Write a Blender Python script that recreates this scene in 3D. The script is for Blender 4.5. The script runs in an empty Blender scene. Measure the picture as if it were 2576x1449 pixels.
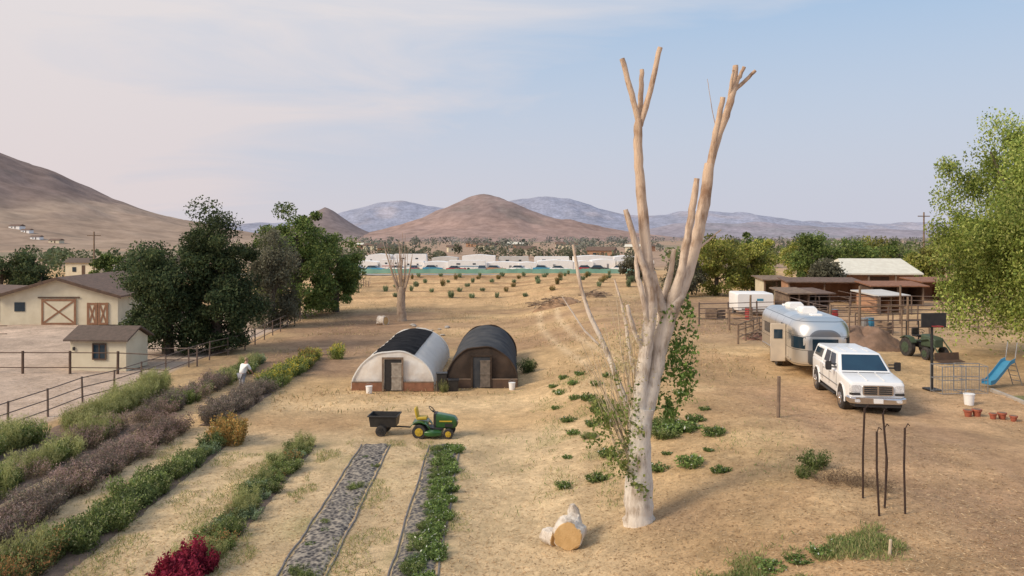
import bpy, bmesh, math, random
import numpy as np
from mathutils import Vector, Matrix
random.seed(7); rng=np.random.default_rng(7)
sc=bpy.context.scene; COL=sc.collection
sc.view_settings.view_transform='Standard'; sc.view_settings.look='None'; sc.view_settings.exposure=0
R=math.radians
# ---------------------------------------------------------------- noise / terrain
def _h(ix,iy,s):
    n=np.sin(ix*127.1+iy*311.7+s*74.7)*43758.5453
    return n-np.floor(n)
def vn(x,y,s=0):
    x=np.asarray(x,float);y=np.asarray(y,float)
    ix=np.floor(x);iy=np.floor(y);fx=x-ix;fy=y-iy
    u=fx*fx*(3-2*fx);v=fy*fy*(3-2*fy)
    a=_h(ix,iy,s);b=_h(ix+1,iy,s);c=_h(ix,iy+1,s);d=_h(ix+1,iy+1,s)
    return ((a*(1-u)+b*u)*(1-v)+(c*(1-u)+d*u)*v)*2-1
def fbm(x,y,s=0,o=4):
    r=0;a=1;t=0
    for i in range(o):
        r=r+a*vn(x*2**i,y*2**i,s+i);t+=a;a*=.5
    return r/t
def ss(t):
    t=np.clip(t,0,1);return t*t*(3-2*t)
def hgt(x,y):
    x=np.asarray(x,float);y=np.asarray(y,float)
    h=1.5*ss((x+1)/9.5)*(1-ss((y-80)/90))
    h=h+.45*np.exp(-((y-39)/3.2)**2)*ss((x-.5)/3)*(1-ss((x-6)/4))
    h=h+.16*np.exp(-((y-39.2+.4*vn(x*.5,x*0,2))/.8)**2)*ss((x+11)/2)*(1-ss((x-1)/2))
    h=h+.07*vn(x*.35,y*.35,3)+.035*vn(x*1.3,y*1.3,5)+.018*vn(x*4,y*4,6)*(y<60)
    h=h+.12*vn(x*.15,y*.6,8)*ss((y-55)/10)*(1-ss((y-95)/10))
    fur=ss((y-92)/8)*(1-ss((y-150)/8))*(1-ss((np.abs(x-6)-26)/6))
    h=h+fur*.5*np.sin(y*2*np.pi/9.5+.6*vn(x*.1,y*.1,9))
    return h
def H(x,y): return float(hgt(x,y))
# ---------------------------------------------------------------- materials
def newmat(name):
    m=bpy.data.materials.new(name);m.use_nodes=True
    nt=m.node_tree;return m,nt,nt.nodes['Principled BSDF']
def mat(name,c1,c2=None,scale=4,rough=.75,metal=0,bump=0,bscale=30,coat=0,trans=0,spec=None):
    m,nt,b=newmat(name)
    b.inputs['Roughness'].default_value=rough;b.inputs['Metallic'].default_value=metal
    if spec is not None:b.inputs['Specular IOR Level'].default_value=spec
    if coat: b.inputs['Coat Weight'].default_value=coat
    c2=c2 or tuple(k*.8 for k in c1)
    tc=nt.nodes.new('ShaderNodeTexCoord');n=nt.nodes.new('ShaderNodeTexNoise')
    n.inputs['Scale'].default_value=scale;n.inputs['Detail'].default_value=6
    nt.links.new(tc.outputs['Object'],n.inputs['Vector'])
    r=nt.nodes.new('ShaderNodeValToRGB');r.color_ramp.elements[0].position=.35;r.color_ramp.elements[1].position=.65
    r.color_ramp.elements[0].color=(*c1,1);r.color_ramp.elements[1].color=(*c2,1)
    nt.links.new(n.outputs['Fac'],r.inputs[0]);nt.links.new(r.outputs[0],b.inputs['Base Color'])
    if bump:
        n2=nt.nodes.new('ShaderNodeTexNoise');n2.inputs['Scale'].default_value=bscale;n2.inputs['Detail'].default_value=5
        nt.links.new(tc.outputs['Object'],n2.inputs['Vector'])
        bp=nt.nodes.new('ShaderNodeBump');bp.inputs['Strength'].default_value=bump;bp.inputs['Distance'].default_value=.05
        nt.links.new(n2.outputs['Fac'],bp.inputs['Height']);nt.links.new(bp.outputs[0],b.inputs['Normal'])
    if trans:
        tr=nt.nodes.new('ShaderNodeBsdfTranslucent');nt.links.new(r.outputs[0],tr.inputs['Color'])
        ms=nt.nodes.new('ShaderNodeMixShader');ms.inputs[0].default_value=trans
        nt.links.new(b.outputs[0],ms.inputs[1]);nt.links.new(tr.outputs[0],ms.inputs[2]);nt.links.new(ms.outputs[0],nt.nodes['Material Output'].inputs['Surface'])
    return m
def leafmat(name,trans=.3,rnd=.35):
    m,nt,b=newmat(name)
    at=nt.nodes.new('ShaderNodeAttribute');at.attribute_name='Col'
    oi=nt.nodes.new('ShaderNodeObjectInfo')
    mr=nt.nodes.new('ShaderNodeMapRange');mr.inputs['To Min'].default_value=1-rnd;mr.inputs['To Max'].default_value=1+rnd
    nt.links.new(oi.outputs['Random'],mr.inputs['Value'])
    mx=nt.nodes.new('ShaderNodeVectorMath');mx.operation='SCALE'
    nt.links.new(at.outputs['Color'],mx.inputs[0]);nt.links.new(mr.outputs[0],mx.inputs['Scale'])
    b.inputs['Roughness'].default_value=.65;b.inputs['Specular IOR Level'].default_value=.15
    nt.links.new(mx.outputs[0],b.inputs['Base Color'])
    tr=nt.nodes.new('ShaderNodeBsdfTranslucent');nt.links.new(mx.outputs[0],tr.inputs['Color'])
    ms=nt.nodes.new('ShaderNodeMixShader');ms.inputs[0].default_value=trans
    out=nt.nodes['Material Output']
    nt.links.new(b.outputs[0],ms.inputs[1]);nt.links.new(tr.outputs[0],ms.inputs[2]);nt.links.new(ms.outputs[0],out.inputs['Surface'])
    return m
def groundmat(name,scales=((.1,.2),(.6,.22),(4,.2),(18,.2)),bump=.6):
    m,nt,b=newmat(name);b.inputs['Roughness'].default_value=.95;b.inputs['Specular IOR Level'].default_value=.08
    at=nt.nodes.new('ShaderNodeAttribute');at.attribute_name='Col'
    tc=nt.nodes.new('ShaderNodeTexCoord');cur=at.outputs['Color'];last=None
    for s,a in scales:
        n=nt.nodes.new('ShaderNodeTexNoise');n.inputs['Scale'].default_value=s;n.inputs['Detail'].default_value=5;n.inputs['Roughness'].default_value=.62
        nt.links.new(tc.outputs['Object'],n.inputs['Vector'])
        mr=nt.nodes.new('ShaderNodeMapRange');mr.inputs['From Min'].default_value=.3;mr.inputs['From Max'].default_value=.7
        mr.inputs['To Min'].default_value=1-a;mr.inputs['To Max'].default_value=1+a
        nt.links.new(n.outputs['Fac'],mr.inputs['Value'])
        mx=nt.nodes.new('ShaderNodeVectorMath');mx.operation='SCALE'
        nt.links.new(cur,mx.inputs[0]);nt.links.new(mr.outputs[0],mx.inputs['Scale']);cur=mx.outputs[0];last=n
    nt.links.new(cur,b.inputs['Base Color'])
    if bump:
        bp=nt.nodes.new('ShaderNodeBump');bp.inputs['Strength'].default_value=bump;bp.inputs['Distance'].default_value=.05
        nt.links.new(last.outputs['Fac'],bp.inputs['Height']);nt.links.new(bp.outputs[0],b.inputs['Normal'])
    return m
LEAF=leafmat('foliage',.35,.22);LEAF0=leafmat('foliage_plain',.35,.1)
GROUND=groundmat('dry_earth')
HILL=groundmat('hill_earth',((.004,.12),(.02,.16),(.08,.18)),0)
WOOD=mat('weathered_wood',(.27,.19,.13),(.16,.11,.08),3,.85,bump=.4)
REDWOOD=mat('red_brown_wood',(.3,.14,.08),(.2,.09,.05),4,.85,bump=.3)
BRACE=mat('brown_brace',(.3,.16,.09),(.24,.12,.07),4,.85)
DARKWOOD=mat('dark_trim',(.12,.07,.045),(.08,.05,.035),3,.8)
CREAM=mat('cream_paint',(.68,.61,.46),(.6,.53,.39),1.2,.8,bump=.2,bscale=8)
ROOFB=mat('brown_roof',(.19,.12,.09),(.12,.08,.06),3,.85,bump=.4)
ROOFG=mat('grey_shingle',(.16,.12,.1),(.12,.095,.08),5,.9,bump=.4,spec=.1)
PIPE=mat('pipe_steel',(.13,.1,.09),(.18,.12,.09),5,.6,.2)
RUST=mat('rusty_rebar',(.04,.027,.024),(.065,.04,.03),10,.8,spec=.2)
BLACK=mat('black_plastic',(.018,.017,.018),(.03,.028,.027),6,.5)
RUBBER=mat('rubber',(.022,.022,.022),(.06,.05,.045),6,.85)
CHROME=mat('chrome',(.75,.75,.76),(.6,.6,.62),4,.18,1)
STEEL=mat('grey_steel',(.35,.35,.36),(.25,.25,.25),5,.45,.6)
WHITEP=mat('white_car_paint',(.84,.84,.84),(.81,.81,.81),1.0,.3,0,coat=.4)
WHITE=mat('white_sheet',(.86,.85,.84),(.8,.79,.78),.8,.6)
OFFW=mat('dull_white_sheet',(.6,.58,.55),(.52,.5,.47),.8,.7)
GLASS=mat('dark_glass',(.015,.03,.045),(.02,.04,.06),1.5,.08)
GREENP=mat('green_paint',(.03,.12,.025),(.02,.08,.018),3,.35,coat=.3)
TGREEN=mat('faded_green_paint',(.06,.09,.05),(.05,.07,.045),3,.6)
YELLOW=mat('yellow_plastic',(.58,.4,.04),(.48,.33,.03),3,.5)
LAMP=mat('lamp_lens',(.75,.76,.78),(.5,.5,.52),20,.1)
REDL=mat('red_plastic',(.42,.04,.04),(.3,.03,.03),4,.5)
BLUE=mat('blue_plastic',(.06,.27,.42),(.05,.22,.36),3,.45)
TERRA=mat('terracotta',(.38,.11,.06),(.28,.08,.05),5,.8)
ROOFW=mat('pale_metal_roof',(.74,.71,.6),(.64,.6,.5),2,.6)
TANW=mat('tan_siding',(.46,.26,.16),(.36,.2,.12),2,.85)
GREENF=mat('green_windscreen',(.17,.36,.29),(.24,.42,.34),.4,.8)
POLY=mat('weathered_poly_film',(.92,.91,.89),(.86,.84,.8),.7,.6,bump=.6,bscale=2.2,trans=.4,spec=.2)
POLYF=mat('dirty_film',(.9,.87,.82),(.72,.63,.54),1.1,.6,bump=.7,bscale=3,trans=.12,spec=.2)
SHADE=mat('shade_cloth',(.05,.054,.062),(.085,.085,.088),1.2,.9,bump=.4,bscale=4,spec=.08)
TARP=mat('black_tarp',(.014,.015,.018),(.028,.028,.031),1.5,.95,bump=.5,bscale=5,spec=.04)
SHADEF=mat('brown_shade_cloth',(.085,.06,.046),(.045,.034,.028),1.2,.9,bump=.5,bscale=4,spec=.1)
SKIN=mat('skin',(.5,.28,.2),(.45,.24,.17),6,.6)
SHIRT=mat('white_cotton',(.84,.83,.81),(.78,.77,.75),6,.85,bump=.3,bscale=15)
DENIM=mat('pale_denim',(.3,.3,.32),(.25,.25,.28),8,.9)
HAIR=mat('fair_hair',(.35,.25,.14),(.22,.15,.08),20,.7)
CONC=mat('concrete',(.45,.4,.34),(.34,.3,.26),3,.9)
ENDW=mat('sawn_wood',(.62,.4,.18),(.52,.32,.13),6,.8,bump=.4)
PALETWIG=mat('pale_twig',(.6,.5,.37),(.45,.35,.24),4,.9)
def barkmat(nm,lo,hi,ulo,uhi,z0=3.5,z1=8.5):
    m,nt,b=newmat(nm);b.inputs['Roughness'].default_value=.9;b.inputs['Specular IOR Level'].default_value=.15
    tc=nt.nodes.new('ShaderNodeTexCoord');sx=nt.nodes.new('ShaderNodeSeparateXYZ')
    nt.links.new(tc.outputs['Object'],sx.inputs[0])
    mp=nt.nodes.new('ShaderNodeMapping');mp.inputs['Scale'].default_value=(6,6,1.3);nt.links.new(tc.outputs['Object'],mp.inputs[0])
    n=nt.nodes.new('ShaderNodeTexNoise');n.inputs['Scale'].default_value=1.5;n.inputs['Detail'].default_value=9;n.inputs['Roughness'].default_value=.75
    nt.links.new(mp.outputs[0],n.inputs['Vector'])
    n2=nt.nodes.new('ShaderNodeTexNoise');n2.inputs['Scale'].default_value=1.7;n2.inputs['Detail'].default_value=5
    nt.links.new(tc.outputs['Object'],n2.inputs['Vector'])
    av=nt.nodes.new('ShaderNodeMath');av.operation='ADD';nt.links.new(n.outputs['Fac'],av.inputs[0]);nt.links.new(n2.outputs['Fac'],av.inputs[1])
    hf=nt.nodes.new('ShaderNodeMath');hf.operation='MULTIPLY';hf.inputs[1].default_value=.5;nt.links.new(av.outputs[0],hf.inputs[0])
    r1=nt.nodes.new('ShaderNodeValToRGB');r1.color_ramp.elements[0].position=.37;r1.color_ramp.elements[1].position=.51
    r1.color_ramp.elements[0].color=(*lo,1);r1.color_ramp.elements[1].color=(*hi,1)
    r2=nt.nodes.new('ShaderNodeValToRGB');r2.color_ramp.elements[0].position=.38;r2.color_ramp.elements[1].position=.54
    r2.color_ramp.elements[0].color=(*ulo,1);r2.color_ramp.elements[1].color=(*uhi,1)
    nt.links.new(hf.outputs[0],r1.inputs[0]);nt.links.new(hf.outputs[0],r2.inputs[0])
    mr=nt.nodes.new('ShaderNodeMapRange');mr.inputs['From Min'].default_value=z0;mr.inputs['From Max'].default_value=z1
    nt.links.new(sx.outputs['Z'],mr.inputs['Value'])
    mx=nt.nodes.new('ShaderNodeMixRGB');nt.links.new(mr.outputs[0],mx.inputs[0]);nt.links.new(r1.outputs[0],mx.inputs[1]);nt.links.new(r2.outputs[0],mx.inputs[2])
    nt.links.new(mx.outputs[0],b.inputs['Base Color'])
    bp=nt.nodes.new('ShaderNodeBump');bp.inputs['Strength'].default_value=.9;bp.inputs['Distance'].default_value=.06
    nt.links.new(n.outputs['Fac'],bp.inputs['Height']);nt.links.new(bp.outputs[0],b.inputs['Normal'])
    return m
BARK=barkmat('pale_bark',(.36,.28,.21),(.76,.69,.61),(.32,.19,.12),(.68,.5,.36),3.6,9)
BARKF=barkmat('tan_bark',(.22,.15,.11),(.42,.32,.24),(.3,.2,.15),(.5,.38,.3))
BARKD=mat('dark_bark',(.15,.115,.09),(.09,.07,.055),5,.9,bump=.5)
def fabricmat(nm,e0,e1,e2):
    m,nt,b=newmat(nm);b.inputs['Roughness'].default_value=.85;b.inputs['Specular IOR Level'].default_value=.15
    tc=nt.nodes.new('ShaderNodeTexCoord');v=nt.nodes.new('ShaderNodeTexVoronoi');v.inputs['Scale'].default_value=9
    nt.links.new(tc.outputs['Object'],v.inputs['Vector'])
    n=nt.nodes.new('ShaderNodeTexNoise');n.inputs['Scale'].default_value=5;n.inputs['Detail'].default_value=8;n.inputs['Roughness'].default_value=.8;nt.links.new(tc.outputs['Object'],n.inputs['Vector'])
    ad=nt.nodes.new('ShaderNodeMath');ad.operation='MULTIPLY_ADD';ad.inputs[1].default_value=.6;nt.links.new(v.outputs['Distance'],ad.inputs[0]);nt.links.new(n.outputs['Fac'],ad.inputs[2])
    r=nt.nodes.new('ShaderNodeValToRGB');e=r.color_ramp.elements
    e[0].position=.60;e[0].color=(*e0,1);e[1].position=1.0;e[1].color=(*e2,1)
    k=e.new(.76);k.color=(*e1,1)
    nt.links.new(ad.outputs[0],r.inputs[0]);nt.links.new(r.outputs[0],b.inputs['Base Color'])
    bp=nt.nodes.new('ShaderNodeBump');bp.inputs['Strength'].default_value=.6;bp.inputs['Distance'].default_value=.04
    nt.links.new(ad.outputs[0],bp.inputs['Height']);nt.links.new(bp.outputs[0],b.inputs['Normal'])
    return m
FABRIC=fabricmat('weed_fabric',(.05,.05,.055),(.13,.12,.115),(.34,.29,.22))
FABRIC2=fabricmat('speckled_weed_fabric',(.04,.038,.04),(.15,.135,.125),(.38,.33,.27))
def alumat():
    m,nt,b=newmat('riveted_aluminium');b.inputs['Metallic'].default_value=.9;b.inputs['Roughness'].default_value=.3
    tc=nt.nodes.new('ShaderNodeTexCoord');mp=nt.nodes.new('ShaderNodeMapping');mp.inputs['Rotation'].default_value=(0,R(90),R(90))
    nt.links.new(tc.outputs['Object'],mp.inputs[0])
    br=nt.nodes.new('ShaderNodeTexBrick');br.inputs['Scale'].default_value=1;br.inputs['Brick Width'].default_value=1.3;br.inputs['Row Height'].default_value=.62
    br.inputs['Mortar Size'].default_value=.014;br.inputs['Color1'].default_value=(.84,.83,.8,1);br.inputs['Color2'].default_value=(.68,.67,.64,1);br.inputs['Mortar'].default_value=(.28,.28,.28,1)
    nt.links.new(mp.outputs[0],br.inputs['Vector']);nt.links.new(br.outputs['Color'],b.inputs['Base Color'])
    return m
ALU=alumat()
# ---------------------------------------------------------------- mesh helpers
def link(o,parent=None):
    COL.objects.link(o)
    if parent is not None:o.parent=parent
    return o
def tag(o,label=None,category=None,group=None,kind=None):
    if label:o['label']=label
    if category:o['category']=category
    if group:o['group']=group
    if kind:o['kind']=kind
    return o
def thing(name,x,y,rz,label,category,group=None,z=None,s=1):
    e=bpy.data.objects.new(name,None);e.empty_display_size=.2
    e.location=(x,y,H(x,y) if z is None else z);e.rotation_euler=(0,0,R(rz));e.scale=(s,s,s)
    return tag(link(e),label,category,group)
def npmesh(name,V,F,m,cols=None,smooth=False):
    me=bpy.data.meshes.new(name);me.from_pydata(np.asarray(V).tolist(),[],np.asarray(F).tolist())
    if cols is not None:
        a=me.color_attributes.new('Col','FLOAT_COLOR','POINT')
        c=np.ones((len(V),4));c[:,:3]=cols;a.data.foreach_set('color',c.ravel())
    if smooth:me.polygons.foreach_set('use_smooth',[True]*len(me.polygons))
    me.materials.append(m);me.update();return me
class MB:
    def __init__(s):s.v=[];s.f=[]
    def add(s,V,F):
        o=len(s.v);s.v+=[tuple(map(float,p)) for p in V];s.f+=[tuple(i+o for i in f) for f in F];return s
    def box(s,c,d,rz=0,rx=0,ry=0):
        M=Matrix.Rotation(rz,3,'Z')@Matrix.Rotation(ry,3,'Y')@Matrix.Rotation(rx,3,'X')
        V=[M@Vector((sx*d[0]/2,sy*d[1]/2,sz*d[2]/2))+Vector(c) for sz in(-1,1) for sy in(-1,1) for sx in(-1,1)]
        return s.add(V,[(0,2,3,1),(4,5,7,6),(0,1,5,4),(2,6,7,3),(0,4,6,2),(1,3,7,5)])
    def tube(s,pts,rad,n=8,cap=True,rough=0,sd=0):
        pts=[Vector(p) for p in pts]
        if not hasattr(rad,'__len__'):rad=[rad]*len(pts)
        rings=[]
        for i,p in enumerate(pts):
            t=(pts[min(i+1,len(pts)-1)]-pts[max(i-1,0)]).normalized()
            ref=Vector((0,1,0)) if abs(t.y)<.9 else Vector((1,0,0))
            a=t.cross(ref).normalized();b=t.cross(a).normalized()
            ring=[]
            for k in range(n):
                an=2*math.pi*k/n;r=rad[i]*(1+(rough*float(vn(k*.9+sd,i*.8,sd)) if rough else 0))
                ring.append(p+a*math.cos(an)*r+b*math.sin(an)*r)
            rings.append(ring)
        return s.loft(rings,cap)
    def loft(s,rings,cap=True):
        n=len(rings[0]);V=[p for r in rings for p in r];F=[]
        for i in range(len(rings)-1):
            for k in range(n):
                F.append((i*n+k,i*n+(k+1)%n,(i+1)*n+(k+1)%n,(i+1)*n+k))
        if cap:F.append(tuple(range(n-1,-1,-1)));F.append(tuple((len(rings)-1)*n+k for k in range(n)))
        return s.add(V,F)
    def poly(s,pts): return s.add(pts,[tuple(range(len(pts)))])
    def prism(s,pts,y0,y1):
        n=len(pts);V=[(x,y0,z) for x,z in pts]+[(x,y1,z) for x,z in pts]
        F=[tuple(range(n)),tuple(range(2*n-1,n-1,-1))]+[(i,i+n,(i+1)%n+n,(i+1)%n) for i in range(n)]
        return s.add(V,F)
    def obj(s,name,m,parent=None,bevel=0,smooth=False,loc=None,rz=0):
        me=bpy.data.meshes.new(name);me.from_pydata(s.v,[],s.f);me.materials.append(m)
        bm=bmesh.new();bm.from_mesh(me);bmesh.ops.recalc_face_normals(bm,faces=bm.faces);bm.to_mesh(me);bm.free()
        if smooth or bevel:
            me.polygons.foreach_set('use_smooth',[True]*len(me.polygons))
            me.set_sharp_from_angle(angle=R(40))
        o=bpy.data.objects.new(name,me)
        if loc:o.location=loc
        o.rotation_euler=(0,0,rz)
        if bevel:
            b=o.modifiers.new('bevel','BEVEL');b.width=bevel;b.segments=2;b.limit_method='ANGLE'
        return link(o,parent)
def leafmesh(name,C,S,cols,m=None,aspect=.5,up=0.,down=0.):
    C=np.asarray(C);N=len(C);a=rng.normal(size=(N,3));a[:,2]+=up-down
    a/=np.linalg.norm(a,axis=1)[:,None];b=np.cross(a,rng.normal(size=(N,3)));b/=np.linalg.norm(b,axis=1)[:,None]+1e-9
    L=a*(S/2)[:,None];W=b*(S*aspect/2)[:,None]
    V=np.empty((N,4,3));V[:,0]=C-L;V[:,1]=C+W;V[:,2]=C+L;V[:,3]=C-W
    F=np.arange(N*4).reshape(N,4)
    return npmesh(name,V.reshape(-1,3),F,m or LEAF,np.repeat(cols,4,axis=0))
def palette(n,cols,w=None,var=.25):
    cols=np.array(cols);i=rng.choice(len(cols),n,p=w)
    return cols[i]*(1+var*rng.uniform(-1,1,(n,1)))
def G(cols,k): return [tuple(c*k for c in col) for col in cols]
# ---------------------------------------------------------------- GROUND
def axis(dense0,dense1,step,end0,end1,g):
    a=list(np.arange(dense0,dense1,step));x=a[-1];st=step
    while x<end1: st*=g;x+=st;a.append(x)
    x=a[0];st=step;b=[]
    while x>end0: st*=g;x-=st;b.append(x)
    return np.array(b[::-1]+a)
gx=axis(-22,24,.18,-7000,7000,1.05);gy=axis(12,52,.18,-30,9000,1.03)
X,Y=np.meshgrid(gx,gy);Z=hgt(X,Y)
def mixc(c,col,f): return c*(1-f[...,None])+np.array(col)*f[...,None]
c=np.zeros(X.shape+(3,))+np.array((.52,.355,.19))
n1=fbm(X*.12,Y*.12,11);n2=fbm(X*.5,Y*.5,15);n3=fbm(X*1.7,Y*1.7,18)
c=mixc(c,(.39,.25,.14),ss(n1*1.6+.25)*.6)
c=mixc(c,(.62,.455,.26),ss(n2*1.8-.1)*.4)
near=(1-ss((Y-31)/3))*ss((X+20)/2)*(1-ss((X-1)/4))
c=mixc(c,(.59,.45,.275),near*.75)
for bx in (-2.45,-5.1,-7.8,-11):
    f=np.exp(-(((X-bx)+.02*(Y-18)-.0)/1.0)**2)*(Y<31)
    c=mixc(c,(.22,.21,.085),f*np.clip(n2*1.8+n3*.5+.2,0,1)*.7)
f=np.exp(-((X+12.5)/5.0)**4)*ss((Y-43)/4)*(1-ss((Y-75)/15));c=mixc(c,(.26,.165,.115),f*.75)
f=ss((Y-50)/8)*(1-ss((Y-92)/8))*ss(fbm(X*.06,Y*.25,21)*2+.35);c=mixc(c,(.35,.22,.135),f*.6)
f=np.exp(-((Y-37.5-.04*X)/1.6)**2)*ss((X+14)/3)*(1-ss((X-3)/3));c=mixc(c,(.62,.46,.27),f*.6)
for off in (-.8,.8):
    f=np.exp(-((X-(4.8+off+1.6*np.sin(Y*.07)))/.28)**2)*ss((Y-40)/5)*(1-ss((Y-92)/6));c=mixc(c,(.65,.49,.31),f*.6)
    f=np.exp(-((X-(12.6+off+.09*(Y-20)))/.33)**2)*ss((Y-12)/4)*(1-ss((Y-30)/4));c=mixc(c,(.55,.39,.25),f*.55)
f=ss((-19.6-X)/.6)*ss((Y-20)/5)*(1-ss((Y-80)/10));c=mixc(c,(.50,.385,.30),f)
f=ss((X-7.5)/3)*(1-ss((Y-32)/5));c=mixc(c,(.43,.275,.165),f*.6)
f=ss((X-9)/1.5)*(1-ss((X-15)/2))*(1-ss((Y-30)/10))*ss(n2*1.2+.6);c=mixc(c,(.29,.18,.115),f*.5)
f=np.exp(-((X-20)/10)**4)*ss((Y-45)/5)*(1-ss((Y-75)/15));c=mixc(c,(.32,.21,.15),f*.5)
f=ss((Y-85)/10)*(1-ss((Y-170)/20));c=mixc(c,(.54,.36,.195),f*.8)
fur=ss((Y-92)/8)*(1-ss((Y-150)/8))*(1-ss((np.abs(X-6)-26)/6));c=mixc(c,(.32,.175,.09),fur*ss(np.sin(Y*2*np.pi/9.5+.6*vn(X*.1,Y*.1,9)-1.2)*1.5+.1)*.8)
f=ss((Y-170)/40);c=mixc(c,(.39,.275,.2),f)
f=ss((Y-200)/60)*ss(fbm(X*.01,Y*.01,31)*3);c=mixc(c,(.2,.2,.14),f*.6)
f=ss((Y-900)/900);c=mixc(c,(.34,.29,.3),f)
f=ss((X-19.6)/.3)*(1-ss((X-27)/1))*ss((Y-22)/.5)*(1-ss((Y-32)/.5));c=mixc(c,(.17,.21,.09),f*.8)
gp=ss(fbm(X*.7,Y*.7,41)*2.2-.3);f=gp*np.exp(-((Y-16.2-(X-4.5)*.25)/.7)**2)*ss((X-3.5)/1)*(1-ss((X-8)/1));c=mixc(c,(.18,.2,.08),f*.85)
f=gp*np.exp(-((X-4)/3.2)**2)*np.exp(-((Y-30)/9)**2);c=mixc(c,(.27,.26,.11),f*.6)
f=np.exp(-(((X-4.2)/1.3)**2+((Y-20.2)/1.3)**2));c=mixc(c,(.3,.2,.13),f*.5)
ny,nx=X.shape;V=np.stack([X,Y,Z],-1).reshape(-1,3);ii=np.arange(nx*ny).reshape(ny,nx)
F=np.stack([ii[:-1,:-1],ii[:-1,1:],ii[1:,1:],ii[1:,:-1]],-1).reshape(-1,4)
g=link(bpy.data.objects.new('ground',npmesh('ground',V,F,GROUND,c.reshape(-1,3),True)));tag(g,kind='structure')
# ---------------------------------------------------------------- HILLS
def hillobj(name,x0,x1,y0,y1,nx,ny,fn,colfn):
    X,Y=np.meshgrid(np.linspace(x0,x1,nx),np.linspace(y0,y1,ny));Z=fn(X,Y)
    V=np.stack([X,Y,Z],-1).reshape(-1,3);ii=np.arange(nx*ny).reshape(ny,nx)
    F=np.stack([ii[:-1,:-1],ii[:-1,1:],ii[1:,1:],ii[1:,:-1]],-1).reshape(-1,4)
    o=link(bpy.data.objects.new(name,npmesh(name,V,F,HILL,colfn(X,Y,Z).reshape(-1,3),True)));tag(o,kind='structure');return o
def cone(xc,yc,Hh,Rx,Ry,p):
    return lambda X,Y:Hh*np.exp(-(np.sqrt(((X-xc)/Rx)**2+((Y-yc)/Ry)**2))**p)
lh=cone(-660,700,150,262,230,2.0)
def lhf(X,Y):
    b=lh(X,Y);return b*(1+.10*fbm(X*.012,Y*.012,51))+np.minimum(b*.2,5)*fbm(X*.03,Y*.03,52)-3
def lhc(X,Y,Z):
    c=np.zeros(X.shape+(3,))+np.array((.34,.25,.19));c=mixc(c,(.23,.17,.155),ss((Z-14)/32)*.85)
    c=mixc(c,(.42,.32,.24),ss(fbm(X*.02,Y*.006,55)*2)*.5*(1-ss((Z-25)/30)))
    return mixc(c,(.15,.135,.115),ss(fbm(X*.06,Y*.06,56)*3-1)*.4)
hillobj('hill',-1500,40,280,1400,240,180,lhf,lhc)
ch=cone(-46,1200,70,112,130,1.45);ch2=cone(-262,1130,48,48,90,1.4);ch3=cone(110,1150,11,130,70,2)
def chf(X,Y):
    b=ch(X,Y)+ch3(X,Y);return b*(1+.06*fbm(X*.02,Y*.02,61))+np.minimum(b*.2,4)*fbm(X*.035,Y*.035,63)-2
def chc(X,Y,Z):
    c=np.zeros(X.shape+(3,))+np.array((.34,.24,.21));c=mixc(c,(.26,.2,.19),ss((Z-20)/25)*.8)
    return mixc(c,(.21,.185,.17),ss(fbm(X*.03,Y*.03,66)*3-.4)*.45)
hillobj('hill',-600,700,850,1600,220,140,chf,chc)
def ch2f(X,Y):
    b=ch2(X,Y);return b*(1+.08*fbm(X*.03,Y*.03,71))-2
hillobj('hill',-480,-60,850,1500,90,80,ch2f,lambda X,Y,Z:mixc(np.zeros(X.shape+(3,))+np.array((.28,.22,.21)),(.21,.175,.17),ss(fbm(X*.03,Y*.03,66)*3-.4)*.5))
px=[-6000,-3000,-1500,-879,-706,-568,-464,-343,-152,21,107,246,367,471,575,713,852,973,1146,1319,1579,1804,2230,3500,6000]
pz=[60,90,60,60,110,150,158,128,120,160,176,163,126,97,86,106,109,105,83,64,55,62,74,90,60]
def mf(X,Y):
    p=np.interp(X,px,pz)+11*fbm(X*.012,X*0,81);b=p*np.exp(-((Y-3500)/420)**2)
    return b*(1+.3*fbm(X*.005,Y*.005,82)*np.clip(np.abs(Y-3500)/250,.14,1))-2
hillobj('mountain_range',-4500,4500,2500,4400,520,90,mf,lambda X,Y,Z:mixc(np.zeros(X.shape+(3,))+np.array((.31,.325,.41)),(.37,.35,.40),ss(fbm(X*.008,Y*.008,85)*2.5)*.8))  # aerial haze put into the colour: blue-grey tint for distance
qx=[100,296,448,666,883,1101,1500,2600];qz=[0,8,40,42,27,18,24,20]
def mf2(X,Y):
    p=np.interp(X,qx,qz)+5*fbm(X*.015,X*0,91);return p*np.exp(-((Y-2200)/220)**2)*(1+.3*fbm(X*.01,Y*.01,92)*np.clip(np.abs(Y-2200)/120,.2,1))-2
hillobj('hill',100,2600,1700,2700,260,70,mf2,lambda X,Y,Z:mixc(np.zeros(X.shape+(3,))+np.array((.31,.285,.33)),(.25,.25,.28),ss(fbm(X*.01,Y*.01,95)*2)*.7))  # foothills tinted cool as well, haze worked into their albedo
rb=MB();xs=np.linspace(-70,-2,60)
for a,b in zip(xs[:-1],xs[1:]):
    rb.add([(a,156,H(a,156)+.12),(b,156,H(b,156)+.12),(b,161,H(b,161)+.12),(a,161,H(a,161)+.12)],[(0,1,2,3)])
tag(rb.obj('road',mat('pale_asphalt',(.3,.28,.26),(.36,.33,.3),1,.9)),kind='structure')
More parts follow.
